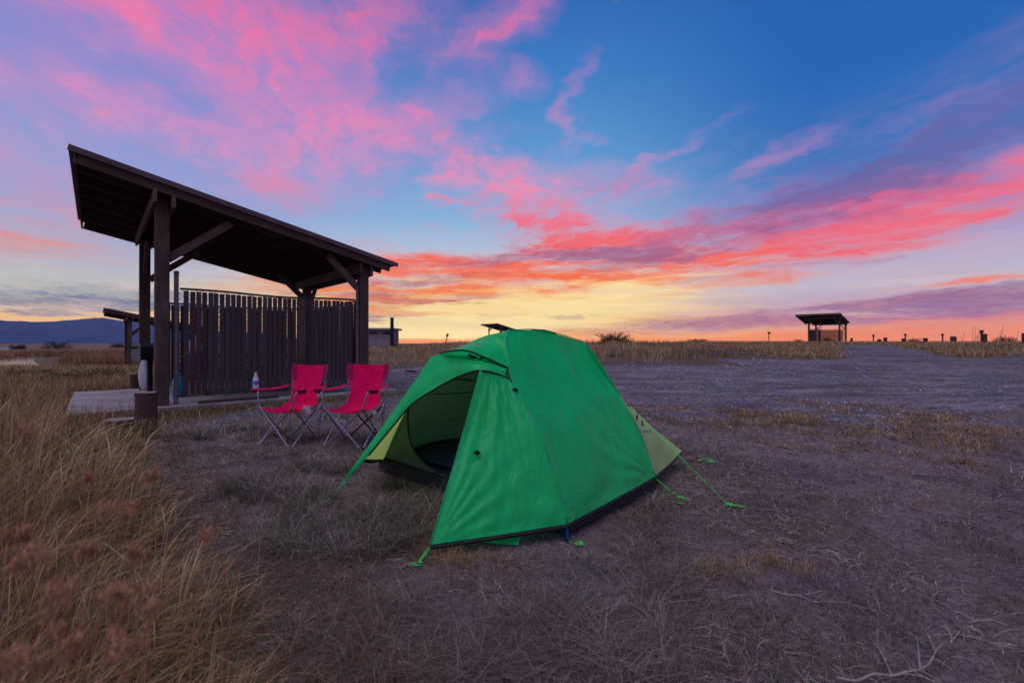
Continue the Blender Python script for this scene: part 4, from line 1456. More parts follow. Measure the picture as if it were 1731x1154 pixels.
for (sx, sy, dx) in ((at(708, 2.29), 2.26, -.03), (at(533, 3.05), 3.02, -.03), (at(978, 2.50), 2.5, .02), (at(1232, 3.12), 3.12, .04), (at(1150, 3.27), 3.27, .03), (at(1172, 4.28), 4.33, .02)):
    b = MB()
    z = gz(sx, sy)
    b.tube([w2t(sx - dx, sy + 0.02, z - 0.12), w2t(sx, sy, z + 0.03)], 0.005, 6)
    b.build('stake', M_steel, tent)
b = MB()
vs = []
loft('groundsheet_flap', [[(.18, -.20, .05), (.30, -.28, .05), (.42, -.30, .05)], [(.16, -.24, .015), (.30, -.33, .012), (.44, -.34, .015)]], M_green, 12, 8, 0, 0.01, 41)

# ------------------------------------------------------------------ chairs
def make_chair(loc, rz, label, mats):
    root = empty('camp_chair', loc, rz, label, 'chair', 'pair of red folding camp chairs')
    # local: faces -y. half width w
    w, d = 0.225, 0.225
    T = 0.0095
    def rod(nm, pts, mat, r=T, sm=False):
        b = MB()
        b.tube(resample(pts, 14, True) if sm else pts, r, 8)
        return b.build(nm, mat, root, 60)
    # back uprights: straight poles from ground to top
    for s in (-1, 1):
        rod('back_upright', [(s * (w - 0.01), d - 0.01, 0.02), (s * (w + 0.01), d + 0.06, 0.42), (s * (w + 0.025), d + 0.13, 0.88)], M_tubem)
        # front legs cross in an X below the seat
        rod('front_leg', [(s * (w + 0.0), -d, 0.44), (-s * (w - 0.01), -d - 0.02 + 0.012 * s, 0.015)], M_tubem)
        # arm posts with the bend
        rod('arm_post', [(s * w, -d, 0.44), (s * (w + 0.028), -d + 0.01, 0.55), (s * (w + 0.045), -d + 0.03, 0.605), (s * (w + 0.04), -d + 0.08, 0.625)], M_tubem, sm=True)
        # side crosses
        rod('side_leg', [(s * w, -d, 0.43), (s * (w - 0.005), d - 0.02, 0.03)], mats[1])
        rod('side_leg', [(s * (w + 0.012), d + 0.05, 0.43), (s * (w + 0.006), -d + 0.0, 0.02)], M_tubem)
        rod('rear_leg', [(s * (w + 0.0), d + 0.055, 0.41), (-s * (w - 0.02), d + 0.0 + 0.012 * s, 0.02)], mats[2])
        for y in (-d - 0.01, d - 0.01):
            b = MB()
            b.lathe([(0.016, 0.0), (0.018, 0.01), (0.014, 0.035), (0.0, 0.037)], (s * (w - 0.005), y, -0.004), 10)
            b.build('foot', M_black, root)
    # seat and back: one sling
    nu, nv = 20, 30
    def sling(u, t):
        # u -1..1 across, t 0 front..1 top
        if t < 0.45:
            k = t / 0.45
            y = -d - 0.015 + (2 * d + 0.0) * k
            z = 0.445 - 0.05 * math.sin(math.pi * min(1, k * 1.05)) * (1 - 0.2 * abs(u)) - 0.045 * (1 - u * u) * (1 - 0.4 * k) - 0.02 * k
            wd = w + 0.012 - 0.035 * math.sin(math.pi * k * .9)
            if k < 0.08: z -= 0.012
        else:
            k = (t - 0.45) / 0.55
            y = d - 0.005 + 0.13 * k + 0.05 * (1 - u * u) * math.sin(math.pi * (0.25 + 0.6 * k))
            z = 0.425 - 0.045 * (1 - u * u) * 0.6 * (1 - k) ** 2 + 0.455 * k
            wd = (w - 0.012 + 0.045 * sstep(0.45, 0.80, k) - 0.03 * math.exp(-((k - 0.28) / 0.2) ** 2))
            z += -0.012 * math.sin(math.pi * (u + 1) / 2) * (k > .9)
        return Vector((u * wd, y, z))
    def grid(nm, us, ts, mat, lift=0.0, parent=root, seed=1):
        vs = []
        for u in us:
            for t in ts:
                p = sling(u, t)
                p.y += 0.007 * 2 * wrinkle(u * 0.8, t * 1.1, seed) - lift
                p.z += 0.010 * wrinkle(u * 1.3, t * 2, seed + 3) + lift * 0.6
                vs.append(p)
        m_ = len(ts)
        fs = [(i * m_ + j, (i + 1) * m_ + j, (i + 1) * m_ + j + 1, i * m_ + j + 1) for i in range(len(us) - 1) for j in range(m_ - 1)]
        b = MB(); b.add(vs, fs, True)
        o = b.build(nm, mat, parent, 180)
        return o
    seat = grid('seat', np.linspace(-1, 1, nu), np.linspace(0, 0.46, 14), M_red)
    back = grid('backrest', np.linspace(-1, 1, nu), np.linspace(0.46, 1, 18), M_red)
    for s in (-1, 1):
        us = np.linspace(0.76, 1.02, 4) * s
        grid('sleeve', us, np.linspace(0.78, 1.005, 8), M_redd, 0.004, back)
    # arms
    for s in (-1, 1):
        b = MB()
        x0 = s * (w + 0.045)
        P_ = []
        for i in range(12):
            t = i / 11
            y = -d + 0.02 + (2 * d + 0.04) * t
            z = 0.632 - 0.016 * math.sin(math.pi * t) + 0.005 * t
            ww = 0.028 + 0.02 * math.sin(math.pi * min(1, t * 1.3)) * (1 - t)
            P_.append((y, z, ww))
        vs = []
        for (y, z, ww) in P_: vs += [(x0 - ww, y, z - 0.008), (x0, y, z + 0.006), (x0 + ww, y, z - 0.008), (x0, y, z - 0.014)]
        fs = []
        for i in range(11):
            for q in range(4): fs.append((i * 4 + q, i * 4 + (q + 1) % 4, (i + 1) * 4 + (q + 1) % 4, (i + 1) * 4 + q))
        fs += [(3, 2, 1, 0), (44, 45, 46, 47)]
        b.add(vs, fs, True)
        b.build('armrest', M_red, root, 50)
        # cup holder ring with net
        b = MB()
        cx, cy = s * (w + 0.095), -d + 0.045
        b.tube([(cx + 0.05 * math.cos(a), cy + 0.05 * math.sin(a), 0.628) for a in np.linspace(0, 2 * math.pi, 16, endpoint=False)], 0.007, 6, closed=True)
        b.lathe([(0.0, 0.590), (0.040, 0.592), (0.046, 0.61), (0.050, 0.626)], (cx, cy, 0), 14)
        b.build('cup_holder', M_redd, root, 60)
    return root


c1p = (-2.52, 5.17)
c2p = (-1.76, 5.07)
ch1 = make_chair((c1p[0], c1p[1], gz(*c1p)), R(-13), 'red folding camp chair on the left, a clear water bottle in its arm', (M_tubem, M_copper, M_tubem))
ch2 = make_chair((c2p[0], c2p[1], gz(*c2p)), R(-9), 'red folding camp chair on the right, half behind the tent flap', (M_tubem, M_tubem, M_soot))
ch1.scale = (0.92, 1, 1)
# water bottle
m, g, bs = material('clear_plastic')
bs.inputs['Base Color'].default_value = (0.85, 0.90, 0.98, 1)
bs.inputs['Transmission Weight'].default_value = 0.55
bs.inputs['Roughness'].default_value = 0.12
bs.inputs['IOR'].default_value = 1.3
Mch = Matrix.Translation(ch1.location) @ Matrix.Rotation(R(-13), 4, 'Z') @ Matrix.Diagonal((0.92, 1, 1, 1))
bp = Mch @ Vector((-(0.225 + 0.095), -0.225 + 0.045, 0.594))
wb = empty('water_bottle', bp, 0.3, 'clear plastic water bottle with blue label in the chair arm cup holder', 'bottle')
b = MB(); b.lathe([(0.0, 0), (0.030, 0.002), (0.032, 0.02), (0.030, 0.05), (0.032, 0.08), (0.032, 0.125), (0.027, 0.15), (0.014, 0.185), (0.012, 0.20)], (0, 0, 0), 16); b.build('body', m, wb)
b = MB(); b.lathe([(0.033, 0.085), (0.033, 0.125)], (0, 0, 0), 16); b.build('wrapper', plain_mat('blue_wrapper', (0.08, 0.14, 0.45, 1), 0.5), wb)
b = MB(); b.lathe([(0.014, 0.198), (0.014, 0.216), (0.0, 0.217)], (0, 0, 0), 12); b.build('cap', M_white, wb)
# white tags hanging from the seats
for chx, rz, off, lb in ((ch1, R(-13), (0.20, 0.02, 0.33), 'crumpled white wrapper hanging under the left red chair'), (ch2, R(-9), (0.23, 0.02, 0.33), 'small white tag hanging under the right red chair')):
    q = Matrix.Translation(chx.location) @ Matrix.Rotation(rz, 4, 'Z') @ Vector(off)
    b = MB()
    big = 1.0 if chx is ch1 else 0.6
    vs, fs = [], []
    for i in range(6):
        for j in range(6):
            vs.append(((i / 5 - .5) * 0.085 * big, 0.012 * math.sin(i * 2.1 + j * 1.7), (j / 5) * 0.10 * big + 0.008 * math.sin(i * 1.9)))
    fs = [(i * 6 + j, (i + 1) * 6 + j, (i + 1) * 6 + j + 1, i * 6 + j + 1) for i in range(5) for j in range(5)]
    b.add(vs, fs, True)
    o = b.build('hanging_wrapper', M_white)
    o.location = q
    setp(o, lb, 'wrapper')

# ------------------------------------------------------------------ grass
PAL = np.array([[0.50, 0.34, 0.16], [0.58, 0.42, 0.22], [0.40, 0.24, 0.11], [0.34, 0.175, 0.075], [0.46, 0.38, 0.24], [0.15, 0.155, 0.06], [0.09, 0.11, 0.04], [0.27, 0.12, 0.06]])


PALM = np.array([[0.40, 0.325, 0.285], [0.50, 0.42, 0.36], [0.30, 0.225, 0.19], [0.22, 0.15, 0.12], [0.36, 0.31, 0.27], [0.12, 0.125, 0.08], [0.08, 0.092, 0.055], [0.18, 0.11, 0.085]])


def pick(n, w, ix=None, pal=None):
    pal = PAL if pal is None else pal
    w = np.array(w, float)
    w /= w.sum()
    c = pal[rng.choice(len(pal), n, p=w)]
    if ix is not None:       # most blades of a clump share its colour
        m_ = int(ix.max()) + 1
        cc = pal[rng.choice(len(pal), m_, p=w)] * rng.uniform(0.6, 1.3, (m_, 1))
        same = rng.random(n) < 0.72
        c = np.where(same[:, None], cc[ix], c)
        return c * rng.uniform(0.65, 1.3, (n, 1))
    return c * rng.uniform(0.45, 1.40, (n, 1))


def blades(name, x, y, h, wd, lean, col, segs=3, az=None, label='', z=None, base_dark=1.0, mat=None, kind='stuff'):
    n = len(x)
    if z is None: z = land(x, y) - 0.01
    if az is None: az = rng.uniform(0, 2 * np.pi, n)
    dx, dy = np.cos(az), np.sin(az)
    tw = az + np.pi / 2 + rng.normal(0, 0.5, n)
    sx, sy = np.cos(tw), np.sin(tw)
    ks = np.arange(segs) / segs
    P = []
    bend = rng.normal(0, 0.12, n)
    for s in list(ks) + [1.0]:
        out = lean * h * s ** 1.7
        up = h * (s - 0.45 * np.clip(lean, 0, 1.6) * s ** 2.2)
        cx = x + dx * out + sx * bend * h * s * (1 - s)
        cy = y + dy * out + sy * bend * h * s * (1 - s)
        cz = z + up
        if s < 1:
            w = wd * (1 - 0.75 * s) * 0.5
            P.append(np.stack([cx - sx * w, cy - sy * w, cz], -1))
            P.append(np.stack([cx + sx * w, cy + sy * w, cz], -1))
        else:
            P.append(np.stack([cx, cy, cz], -1))
    V = np.stack(P, 1)
    nvv = 2 * segs + 1
    tint = np.ones((n, nvv, 4))
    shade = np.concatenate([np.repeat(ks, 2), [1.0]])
    tint[:, :, :3] = col[:, None, :] * (0.82 + 0.18 * shade)[None, :, None]  # blade colour darkens to the root, ground shade painted into the tint
    base = (np.arange(n) * nvv)[:, None]
    quads = np.concatenate([base + np.array([[2 * k, 2 * k + 1, 2 * k + 3, 2 * k + 2]]) for k in range(segs - 1)], 1).reshape(n, -1) if segs > 1 else np.zeros((n, 0), int)
    tri = base + np.array([[2 * segs - 2, 2 * segs - 1, 2 * segs]])
    loops = np.concatenate([quads, tri], 1).reshape(-1)
    sizes = np.tile(np.array([4] * (segs - 1) + [3]), n)
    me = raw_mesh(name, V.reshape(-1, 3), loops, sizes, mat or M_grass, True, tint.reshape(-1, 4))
    o = link(name, me)
    if kind: setp(o, label, None, None, kind)
    return o


def in_tent(x, y, m_=0.0):
    dx, dy = x - TC.x, y - TC.y
    u = dx * TU.x + dy * TU.y
    n = dx * TN.x + dy * TN.y
    return (u > -m_) & (u < 2.1 + m_) & (n > -0.02 - m_) & (n < 1.16 + m_)


def in_pad(x, y):
    lx = (x - P1.x) * 0.7373 + (y - P1.y) * 0.6756
    ly = -(x - P1.x) * 0.6756 + (y - P1.y) * 0.7373
    return (lx > -1.16) & (lx < 4.15) & (ly > -0.28) & (ly < 3.9)


def clumps(cx, cy, per, spread):
    n = len(cx)
    k = rng.poisson(per, n) + 1
    ix = np.repeat(np.arange(n), k)
    a = rng.uniform(0, 2 * np.pi, len(ix))
    r = np.abs(rng.normal(0, 1, len(ix))) * np.repeat(np.broadcast_to(spread, (n,)), k)
    return cx[ix] + r * np.cos(a), cy[ix] + r * np.sin(a), ix, a


def polar(n, r0, r1, a0, a1):
    r = np.exp(rng.uniform(np.log(r0), np.log(r1), n))
    a = np.radians(rng.uniform(a0, a1, n))
    return r * np.sin(a), r * np.cos(a)


# tall dry grass of the left foreground
def tallness(x, y):
    edge = -(x + 0.80 + (y - 1.45) * 0.93) + (fbm(x, y, 1.3, 3, 61) - 0.5) * 0.9
    return edge


cx, cy = polar(5200, 0.85, 8.5, -68, -12)
tl = tallness(cx, cy)
keep = (tl > -0.05) & (~in_pad(cx, cy)) & (cy > 0.35) & (rng.random(len(cx)) < np.clip(0.35 + tl, 0, 1)) & (fbm(cx, cy, 2.2, 2, 63) > 0.30)
keep &= ~((cy > 5.7) & (rng.random(len(cx)) < 0.5))
cx, cy, tl = cx[keep], cy[keep], tl[keep]
x, y, ix, a = clumps(cx, cy, 11, 0.05)
t_ = np.clip(tl[ix], 0, 1.2)
dist = np.hypot(x, y)
h = (0.20 + 0.36 * np.clip(t_, 0, 1)) * rng.uniform(0.55, 1.35, len(x)) * np.clip(0.42 + dist * 0.20, 0.5, 1.12)
h *= np.where(y > 4.6, 0.55, 0.88)
wd = 0.0046 * rng.uniform(0.5, 1.6, len(x)) * np.clip(dist / 2.8, 0.8, 2.0)
wind = R(20)
az = np.where(rng.random(len(x)) < 0.45, rng.normal(wind, 0.8, len(x)), a)
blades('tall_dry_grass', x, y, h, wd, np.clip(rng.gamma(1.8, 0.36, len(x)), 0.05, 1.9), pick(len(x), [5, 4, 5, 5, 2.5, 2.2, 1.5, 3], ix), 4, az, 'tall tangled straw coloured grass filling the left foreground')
# tall single stalks standing clear of the mass
cx, cy = polar(5200, 1.0, 7.5, -66, -14)
tl = tallness(cx, cy)
k = (tl > 0.0) & (~in_pad(cx, cy)) & (fbm(cx, cy, 1.6, 2, 66) > 0.42)
cx, cy, tl = cx[k], cy[k], tl[k]
dist = np.hypot(cx, cy)
h = (0.34 + 0.34 * np.clip(tl, 0, 1)) * rng.uniform(0.7, 1.25, len(cx)) * np.clip(0.45 + dist * 0.18, 0.5, 1.05)
blades('pale_stalks', cx, cy, h, 0.0060 * rng.uniform(0.6, 1.3, len(cx)) * np.clip(dist / 2.8, 0.7, 1.8), rng.uniform(0.1, 1.1, len(cx)), pick(len(cx), [5, 8, 2, 3, 4, 0.2, 0.1, 1]) * 1.15, 5, rng.normal(R(15), 1.1, len(cx)), 'pale golden stalks arching out of the left grass')
# thatch at its feet, coloured dark for the shade under the tall grass
n = 15000
x, y = polar(n, 0.7, 7.0, -68, -8)
k = (tallness(x, y) > -0.5) & (~in_pad(x, y))
x, y = x[k], y[k]
d_ = np.hypot(x, y)
blades('grass_thatch', x, y, rng.uniform(0.08, 0.26, len(x)), 0.0032 * np.clip(d_ / 2.6, 0.7, 2.2), rng.uniform(0.5, 1.8, len(x)), pick(len(x), [1, 0.5, 2, 4, 0.5, 4, 5, 6]) * 0.7, 3, None, 'dense thatch of bent dead blades at the foot of the tall grass')

# seed stalks with fluffy rusty heads, very close on the left
def seed_heads():
    rd = np.random.default_rng(5)
    X_, Y_, H_, AZ, LN = [], [], [], [], []
    fx, fy, fz, fh, fa, fc = [], [], [], [], [], []
    spots = []
    st = MB()
    heads = [(190, 1010, .62), (100, 1000, .60), (165, 930, .74), (232, 935, .78), (262, 808, 1.0), (60, 940, .62), (180, 868, .9), (120, 1090, .5), (28, 905, .7),
             (215, 860, .95), (210, 1085, .6), (345, 900, 1.0), (20, 1130, .5), (150, 800, 1.2), (60, 720, 1.1), (240, 1010, .72)]
    for (px, py, yy) in heads:
        sx, sy = at(px, yy), yy
        zt = EYE - (py - 574) / 770 * yy
        z0 = gz(sx, sy)
        hgt = zt - z0
        az_ = rd.uniform(-0.6, 2.6)
        ln = rd.uniform(0.05, 0.22)
        ox, oy = math.cos(az_) * ln * hgt, math.sin(az_) * ln * hgt
        pts = [Vector((sx - ox + ox * t * t, sy - oy + oy * t * t, z0 + hgt * t)) for t in (0, .25, .5, .75, 1)]
        st.tube(pts, [0.0017, 0.0016, 0.0014, 0.0012, 0.0009], 4)
        top = pts[-1]
        m_ = 230
        sz = rd.uniform(0.5, 1.05)
        lobes = [Vector(rd.normal(0, 1, 3)) * 0.011 * sz for _ in range(4)]
        for _ in range(m_):
            p_ = top + lobes[rd.integers(0, 4)] + Vector(rd.normal(0, 1, 3)) * 0.0065 * sz
            fx.append(p_.x); fy.append(p_.y); fz.append(p_.z); fh.append(rd.uniform(0.004, 0.012)); fa.append(rd.uniform(0, 6.28))
    n = len(fx)
    cc = np.array([[0.54, 0.28, 0.15], [0.62, 0.37, 0.22], [0.42, 0.20, 0.10]])[rng.integers(0, 3, n)] * rng.uniform(0.7, 1.2, (n, 1))
    o = blades('rusty_seed_heads', np.array(fx), np.array(fy), np.array(fh) * 1.5, np.full(n, 0.0020), np.full(n, 0.7), cc, 2, np.array(fa), 'fluffy rust coloured seed heads blurred close to the lens', z=np.array(fz))
    s = st.build('seed_stalks', plain_mat('stalk', (0.30, 0.15, 0.08, 1), 0.8))
    setp(s, 'thin red brown seed stalks in the near left grass', None, None, 'stuff')


seed_heads()

# mid tufts between camera, tent and chairs
def tuft_field(name, n, r0, r1, a0, a1, thr, per, spread, hlo, hhi, wbase, weights, label, seed, lean=(0.3, 1.2), segs=3, cond=None, freq=0.9, pal=None):
    cx, cy = polar(n, r0, r1, a0, a1)
    nz = fbm(cx, cy, freq, 3, seed)
    k = (nz > thr) & (~in_pad(cx, cy)) & (~in_tent(cx, cy, 0.03))
    if cond is not None: k &= cond(cx, cy)
    cx, cy = cx[k], cy[k]
    d0 = np.hypot(cx, cy)
    x, y, ix, a = clumps(cx, cy, per, spread * np.clip(d0 / 5, 0.6, 4))
    d_ = np.hypot(x, y)
    k = ~in_tent(x, y, 0.0) & ~in_pad(x, y)
    x, y, a, d_, ix = x[k], y[k], a[k], d_[k], ix[k]
    az = np.where(rng.random(len(x)) < 0.5, a, rng.uniform(0, 6.28, len(x)))
    return blades(name, x, y, rng.uniform(hlo, hhi, len(x)), wbase * rng.uniform(0.7, 1.3, len(x)) * np.clip(d_ / 3.0, 0.7, 30), rng.uniform(lean[0], lean[1], len(x)), pick(len(x), weights, ix, pal), segs, az, label)


def verge(x, y):
    lx = (x - P1.x) * 0.7373 + (y - P1.y) * 0.6756
    ly = -(x - P1.x) * 0.6756 + (y - P1.y) * 0.7373
    return (lx > -0.3) & (lx < 5) & (ly > -1.6) & (ly < 0.2)


offroad = lambda x, y: road_mask(x, y) < 0.2
tuft_field('short_tufts', 8500, 1.5, 14, -55, 52, 0.50, 11, 0.055, 0.02, 0.085, 0.0030, [1.5, 1.2, 2, 2.5, 1, 4, 5, 3], 'low scattered dry tufts on the camp soil', 71, (0.4, 1.6), 2, offroad, 1.1, PALM)
tuft_field('flattened_grass', 4600, 1.5, 9, -40, 20, 0.44, 13, 0.07, 0.06, 0.17, 0.0028, [2.5, 2, 3, 3, 2, 3, 3, 4], 'flattened mauve straw grass in the middle foreground', 73, (1.0, 2.2), 3,
           lambda x, y: (x < 0.9 + 0.1 * y) & (x > -3.4), 0.8, PALM)
tuft_field('green_grey_tufts', 1500, 2.3, 7.0, -42, -4, 0.40, 26, 0.05, 0.10, 0.26, 0.0030, [2, 1.5, 1.5, 1, 3, 5, 6, 1], 'grey green clumps before the tent door and by the chairs', 75, (0.5, 1.6), 4,
           lambda x, y: ((np.hypot((x + 0.95) / 0.55, (y - 3.05) / 0.55) < 1.0) | (np.hypot((x + 1.6) / 0.7, (y - 3.7) / 0.55) < 1) | (np.hypot((x + 3.7) / 0.9, (y - 5.6) / 0.5) < 1) | (np.hypot((x + 1.0) / 0.5, (y - 2.6) / 0.3) < 1)), 1.5, PALM)
# verge at the pad edge
n = 16000
t = rng.uniform(-1.4, 4.2, n); s = -0.27 - np.abs(rng.normal(0, 0.42, n))
p0 = np.array([P1.x, P1.y])
x = p0[0] + t * 0.7373 - s * 0.6756; y = p0[1] + t * 0.6756 + s * 0.7373
k = fbm(x, y, 1.1, 2, 81) > 0.36
x, y = x[k], y[k]
blades('pad_verge_grass', x, y, rng.uniform(0.05, 0.20, len(x)), np.full(len(x), 0.007), rng.uniform(0.3, 1.4, len(x)), pick(len(x), [1.5, 1.5, 1, 1, 1.5, 5, 6, 1]), 2, None, 'dark green grass along the front of the concrete pad')

# meadow on the left and behind
tuft_field('left_meadow', 11000, 6.0, 75, -58, -22, 0.30, 9, 0.09, 0.16, 0.42, 0.0030, [5, 4, 5, 4, 2, 1.6, 1.5, 3], 'brown meadow grass rolling off to the marsh on the left', 83, (0.1, 0.8), 2,
           lambda x, y: (x < -4.5) & ((tallness(x, y) > 0.3) | (y > 6)) & ~verge(x, y) & ~((x / np.maximum(y, 1) < -1.0) & (y > 24) & (y < 60)), 0.25)
tuft_field('far_bank_grass', 9000, 14, 80, -22, 56, 0.46, 8, 0.11, 0.06, 0.24, 0.0029, [5, 5, 4, 3, 3, 2, 1.6, 2.5], 'pale feathery grass on the bank beyond the gravel', 85, (0.2, 1.0), 2,
           lambda x, y: road_mask(x, y) < -0.6 * fbm(x, y, 0.8, 2, 202), 0.30)
tuft_field('bank_scrub', 4200, 15, 60, -20, 56, 0.54, 16, 0.16, 0.06, 0.34, 0.0032, [1, 0.6, 2, 3, 0.5, 4, 5, 4], 'dark low scrub patches in the bank grass', 205, (0.3, 1.2), 2,
           lambda x, y: road_mask(x, y) < -0.3, 0.33)
tuft_field('bank_plumes', 1000, 16, 45, -18, 50, 0.60, 18, 0.12, 0.25, 0.55, 0.0028, [6, 9, 2, 2, 4, 0.3, 0.2, 1], 'taller pale tussocks standing out of the bank', 207, (0.05, 0.6), 2,
           lambda x, y: road_mask(x, y) < -0.5, 0.4)
tuft_field('bollard_meadow', 9000, 19, 75, 20, 58, 0.24, 9, 0.10, 0.10, 0.36, 0.0029, [6, 6, 4, 4, 3, 1, 0.8, 2], 'tan meadow grass round the log bollards on the right', 211, (0.1, 0.9), 2,
           lambda x, y: (road_mask(x, y) < -0.1) & (x > 12) & (y > 16), 0.5)
tuft_field('camp_clumps', 2600, 1.8, 9.5, -14, 52, 0.57, 24, 0.07, 0.03, 0.12, 0.0026, [4, 3, 4, 4, 2, 3, 2, 2], 'rust and straw coloured grass clumps rooted in the bare soil right of the tent', 213, (0.3, 1.6), 3,
           lambda x, y: (road_mask(x, y) < 0.6) & (y > 2.2), 0.7)
tuft_field('gravel_weeds', 1500, 5.6, 13, -8, 52, 0.56, 30, 0.10, 0.03, 0.10, 0.0030, [2, 1.5, 3, 3, 1, 4, 4, 3], 'dark weed mats in the near gravel', 209, (0.5, 1.5), 2,
           lambda x, y: road_mask(x, y) > -0.5, 0.55)
tuft_field('road_edge_tufts', 2600, 5.0, 16, -20, 52, 0.50, 14, 0.07, 0.04, 0.14, 0.0029, [4, 3, 4, 4, 2, 3, 2, 3], 'thin tufts creeping over the near edge of the gravel', 87, (0.3, 1.3), 2,
           lambda x, y: (road_mask(x, y) < 1.0) & (y < 12), 0.5)
# russet reeds by the water
tuft_field('marsh_reeds', 3800, 38, 130, -50, -38, 0.30, 9, 0.10, 0.5, 1.1, 0.0032, [1, 1, 2, 5, 0.5, 0.6, 0.6, 6], 'russet reed belt at the river edge', 89, (0.05, 0.4), 2,
           lambda x, y: (land(x, y) > -0.97) & ~((x / np.maximum(y, 1) < -0.97) & (y < 60)), 0.05)

# straw litter lying everywhere near
n = 52000
x, y = polar(n, 1.2, 9, -48, 50)
k = (~in_tent(x, y)) & (~in_pad(x, y)) & (rng.random(n) < sstep(0.30, 0.66, fbm(x, y, 1.4, 4, 101)))
x, y = x[k], y[k]
n = len(x)
az = rng.uniform(0, 6.28, n)
L = rng.uniform(0.02, 0.13, n) * np.where(rng.random(n) < 0.08, 1.8, 1.0)
dx, dy = np.cos(az), np.sin(az)
bend = rng.normal(0, 0.11, n)
ss = np.array([0, .33, .66, 1.0])
PV = []
wv = 0.00085 * rng.uniform(0.6, 1.7, n) * np.clip(np.hypot(x, y) / 2.5, 0.8, 3)
for s_ in ss:
    qx = x + dx * L * s_ - dy * bend * L * s_ * (1 - s_) * 2
    qy = y + dy * L * s_ + dx * bend * L * s_ * (1 - s_) * 2
    qz = land(qx, qy) + 0.006 + 0.012 * np.sin(s_ * 3.14) * rng.uniform(0, 1.4, n)
    PV.append(np.stack([qx + dy * wv, qy - dx * wv, qz], -1))
    PV.append(np.stack([qx - dy * wv, qy + dx * wv, qz + 0.001], -1))
V = np.stack(PV, 1).reshape(-1, 3)
base = (np.arange(n) * 8)[:, None]
loops = np.concatenate([base + np.array([[2 * k_, 2 * k_ + 1, 2 * k_ + 3, 2 * k_ + 2]]) for k_ in range(3)], 1).reshape(-1)
tint = np.ones((n, 8, 4)); tint[:, :, :3] = pick(n, [3, 3, 4, 3, 3, 1.5, 1, 4], None, PALM)[:, None, :] * 0.95
me = raw_mesh('straw_litter', V, loops, np.full(n * 3, 4), M_grass, True, tint.reshape(-1, 4))
setp(link('straw_litter', me), 'loose dead straw strewn over the soil', None, None, 'stuff')

# chaff: broken bits of straw and leaf pressed into the soil
n = 46000
x, y = polar(n, 1.15, 8, -46, 50)
k = (~in_tent(x, y)) & (~in_pad(x, y)) & (rng.random(n) < 0.25 + 0.75 * sstep(0.35, 0.6, fbm(x, y, 0.9, 4, 131)))
x, y = x[k], y[k]
d_ = np.hypot(x, y)
blades('chaff', x, y, rng.uniform(0.008, 0.035, len(x)), 0.0022 * rng.uniform(0.5, 1.8, len(x)) * np.clip(d_ / 2.5, 0.8, 3), rng.uniform(1.3, 2.6, len(x)), pick(len(x), [3, 3, 3, 3, 2, 2, 2, 4], None, PALM) * 0.95, 2, None, 'short broken straw and leaf bits on the soil', z=land(x, y) + 0.004)

# gravel stones
def stones(name, x, y, r, label, colA=(0.07, 0.068, 0.09), colB=(0.46, 0.43, 0.47)):
    bm = bmesh.new()
    bmesh.ops.create_icosphere(bm, subdivisions=1, radius=1)
    bv = np.array([v.co[:] for v in bm.verts]); bf = np.array([[v.index for v in f.verts] for f in bm.faces])
    bm.free()
    n = len(x)
    jit = 1 + rng.uniform(-0.28, 0.28, (n, len(bv), 1))
    sc_ = np.stack([rng.uniform(.8, 1.4, n), rng.uniform(.6, 1.1, n), rng.uniform(.4, .75, n)], -1)
    V = bv[None] * jit * sc_[:, None, :] * r[:, None, None]
    a = rng.uniform(0, 6.28, n)
    ca, sa = np.cos(a)[:, None], np.sin(a)[:, None]
    X = V[:, :, 0] * ca - V[:, :, 1] * sa + x[:, None]
    Y = V[:, :, 0] * sa + V[:, :, 1] * ca + y[:, None]
    Z = V[:, :, 2] + (land(x, y) + 0.015)[:, None]
    V = np.stack([X, Y, Z], -1).reshape(-1, 3)
    loops = (bf[None] + (np.arange(n) * len(bv))[:, None, None]).reshape(-1)
    cA, cB = np.array(colA), np.array(colB)
    t = rng.random((n, 1)) ** 1.6
    tint = np.ones((n, len(bv), 4)); tint[:, :, :3] = (cA + (cB - cA) * t)[:, None, :]
    me = raw_mesh(name, V, loops, np.full(n * len(bf), 3), M_stone, False, tint.reshape(-1, 4))
    return setp(link(name, me), label, None, None, 'stuff')


x, y = polar(60000, 5.2, 22, -46, 54)
mk = road_mask(x, y)
k = (mk > -0.2) & (rng.random(len(x)) < sstep(-0.3, 1.2, mk)) & (~in_pad(x, y))
x, y = x[k], y[k]
stones('loose_gravel', x, y, (0.004 + 0.016 * rng.random(len(x)) ** 2.2) * np.clip(np.hypot(x, y) / 6.5, 0.9, 2.4), 'loose blue grey stones over the gravel road')
x, y = polar(15000, 1.2, 7, -46, 50)
k = (~in_tent(x, y)) & (fbm(x, y, 1.2, 2, 111) > 0.42)
x, y = x[k], y[k]
stones('camp_pebbles', x, y, rng.uniform(0.0018, 0.0058, len(x)) * np.clip(np.hypot(x, y) / 3, .8, 1.6), 'small pebbles and clods on the camp soil', (0.05, 0.042, 0.046), (0.22, 0.185, 0.19))

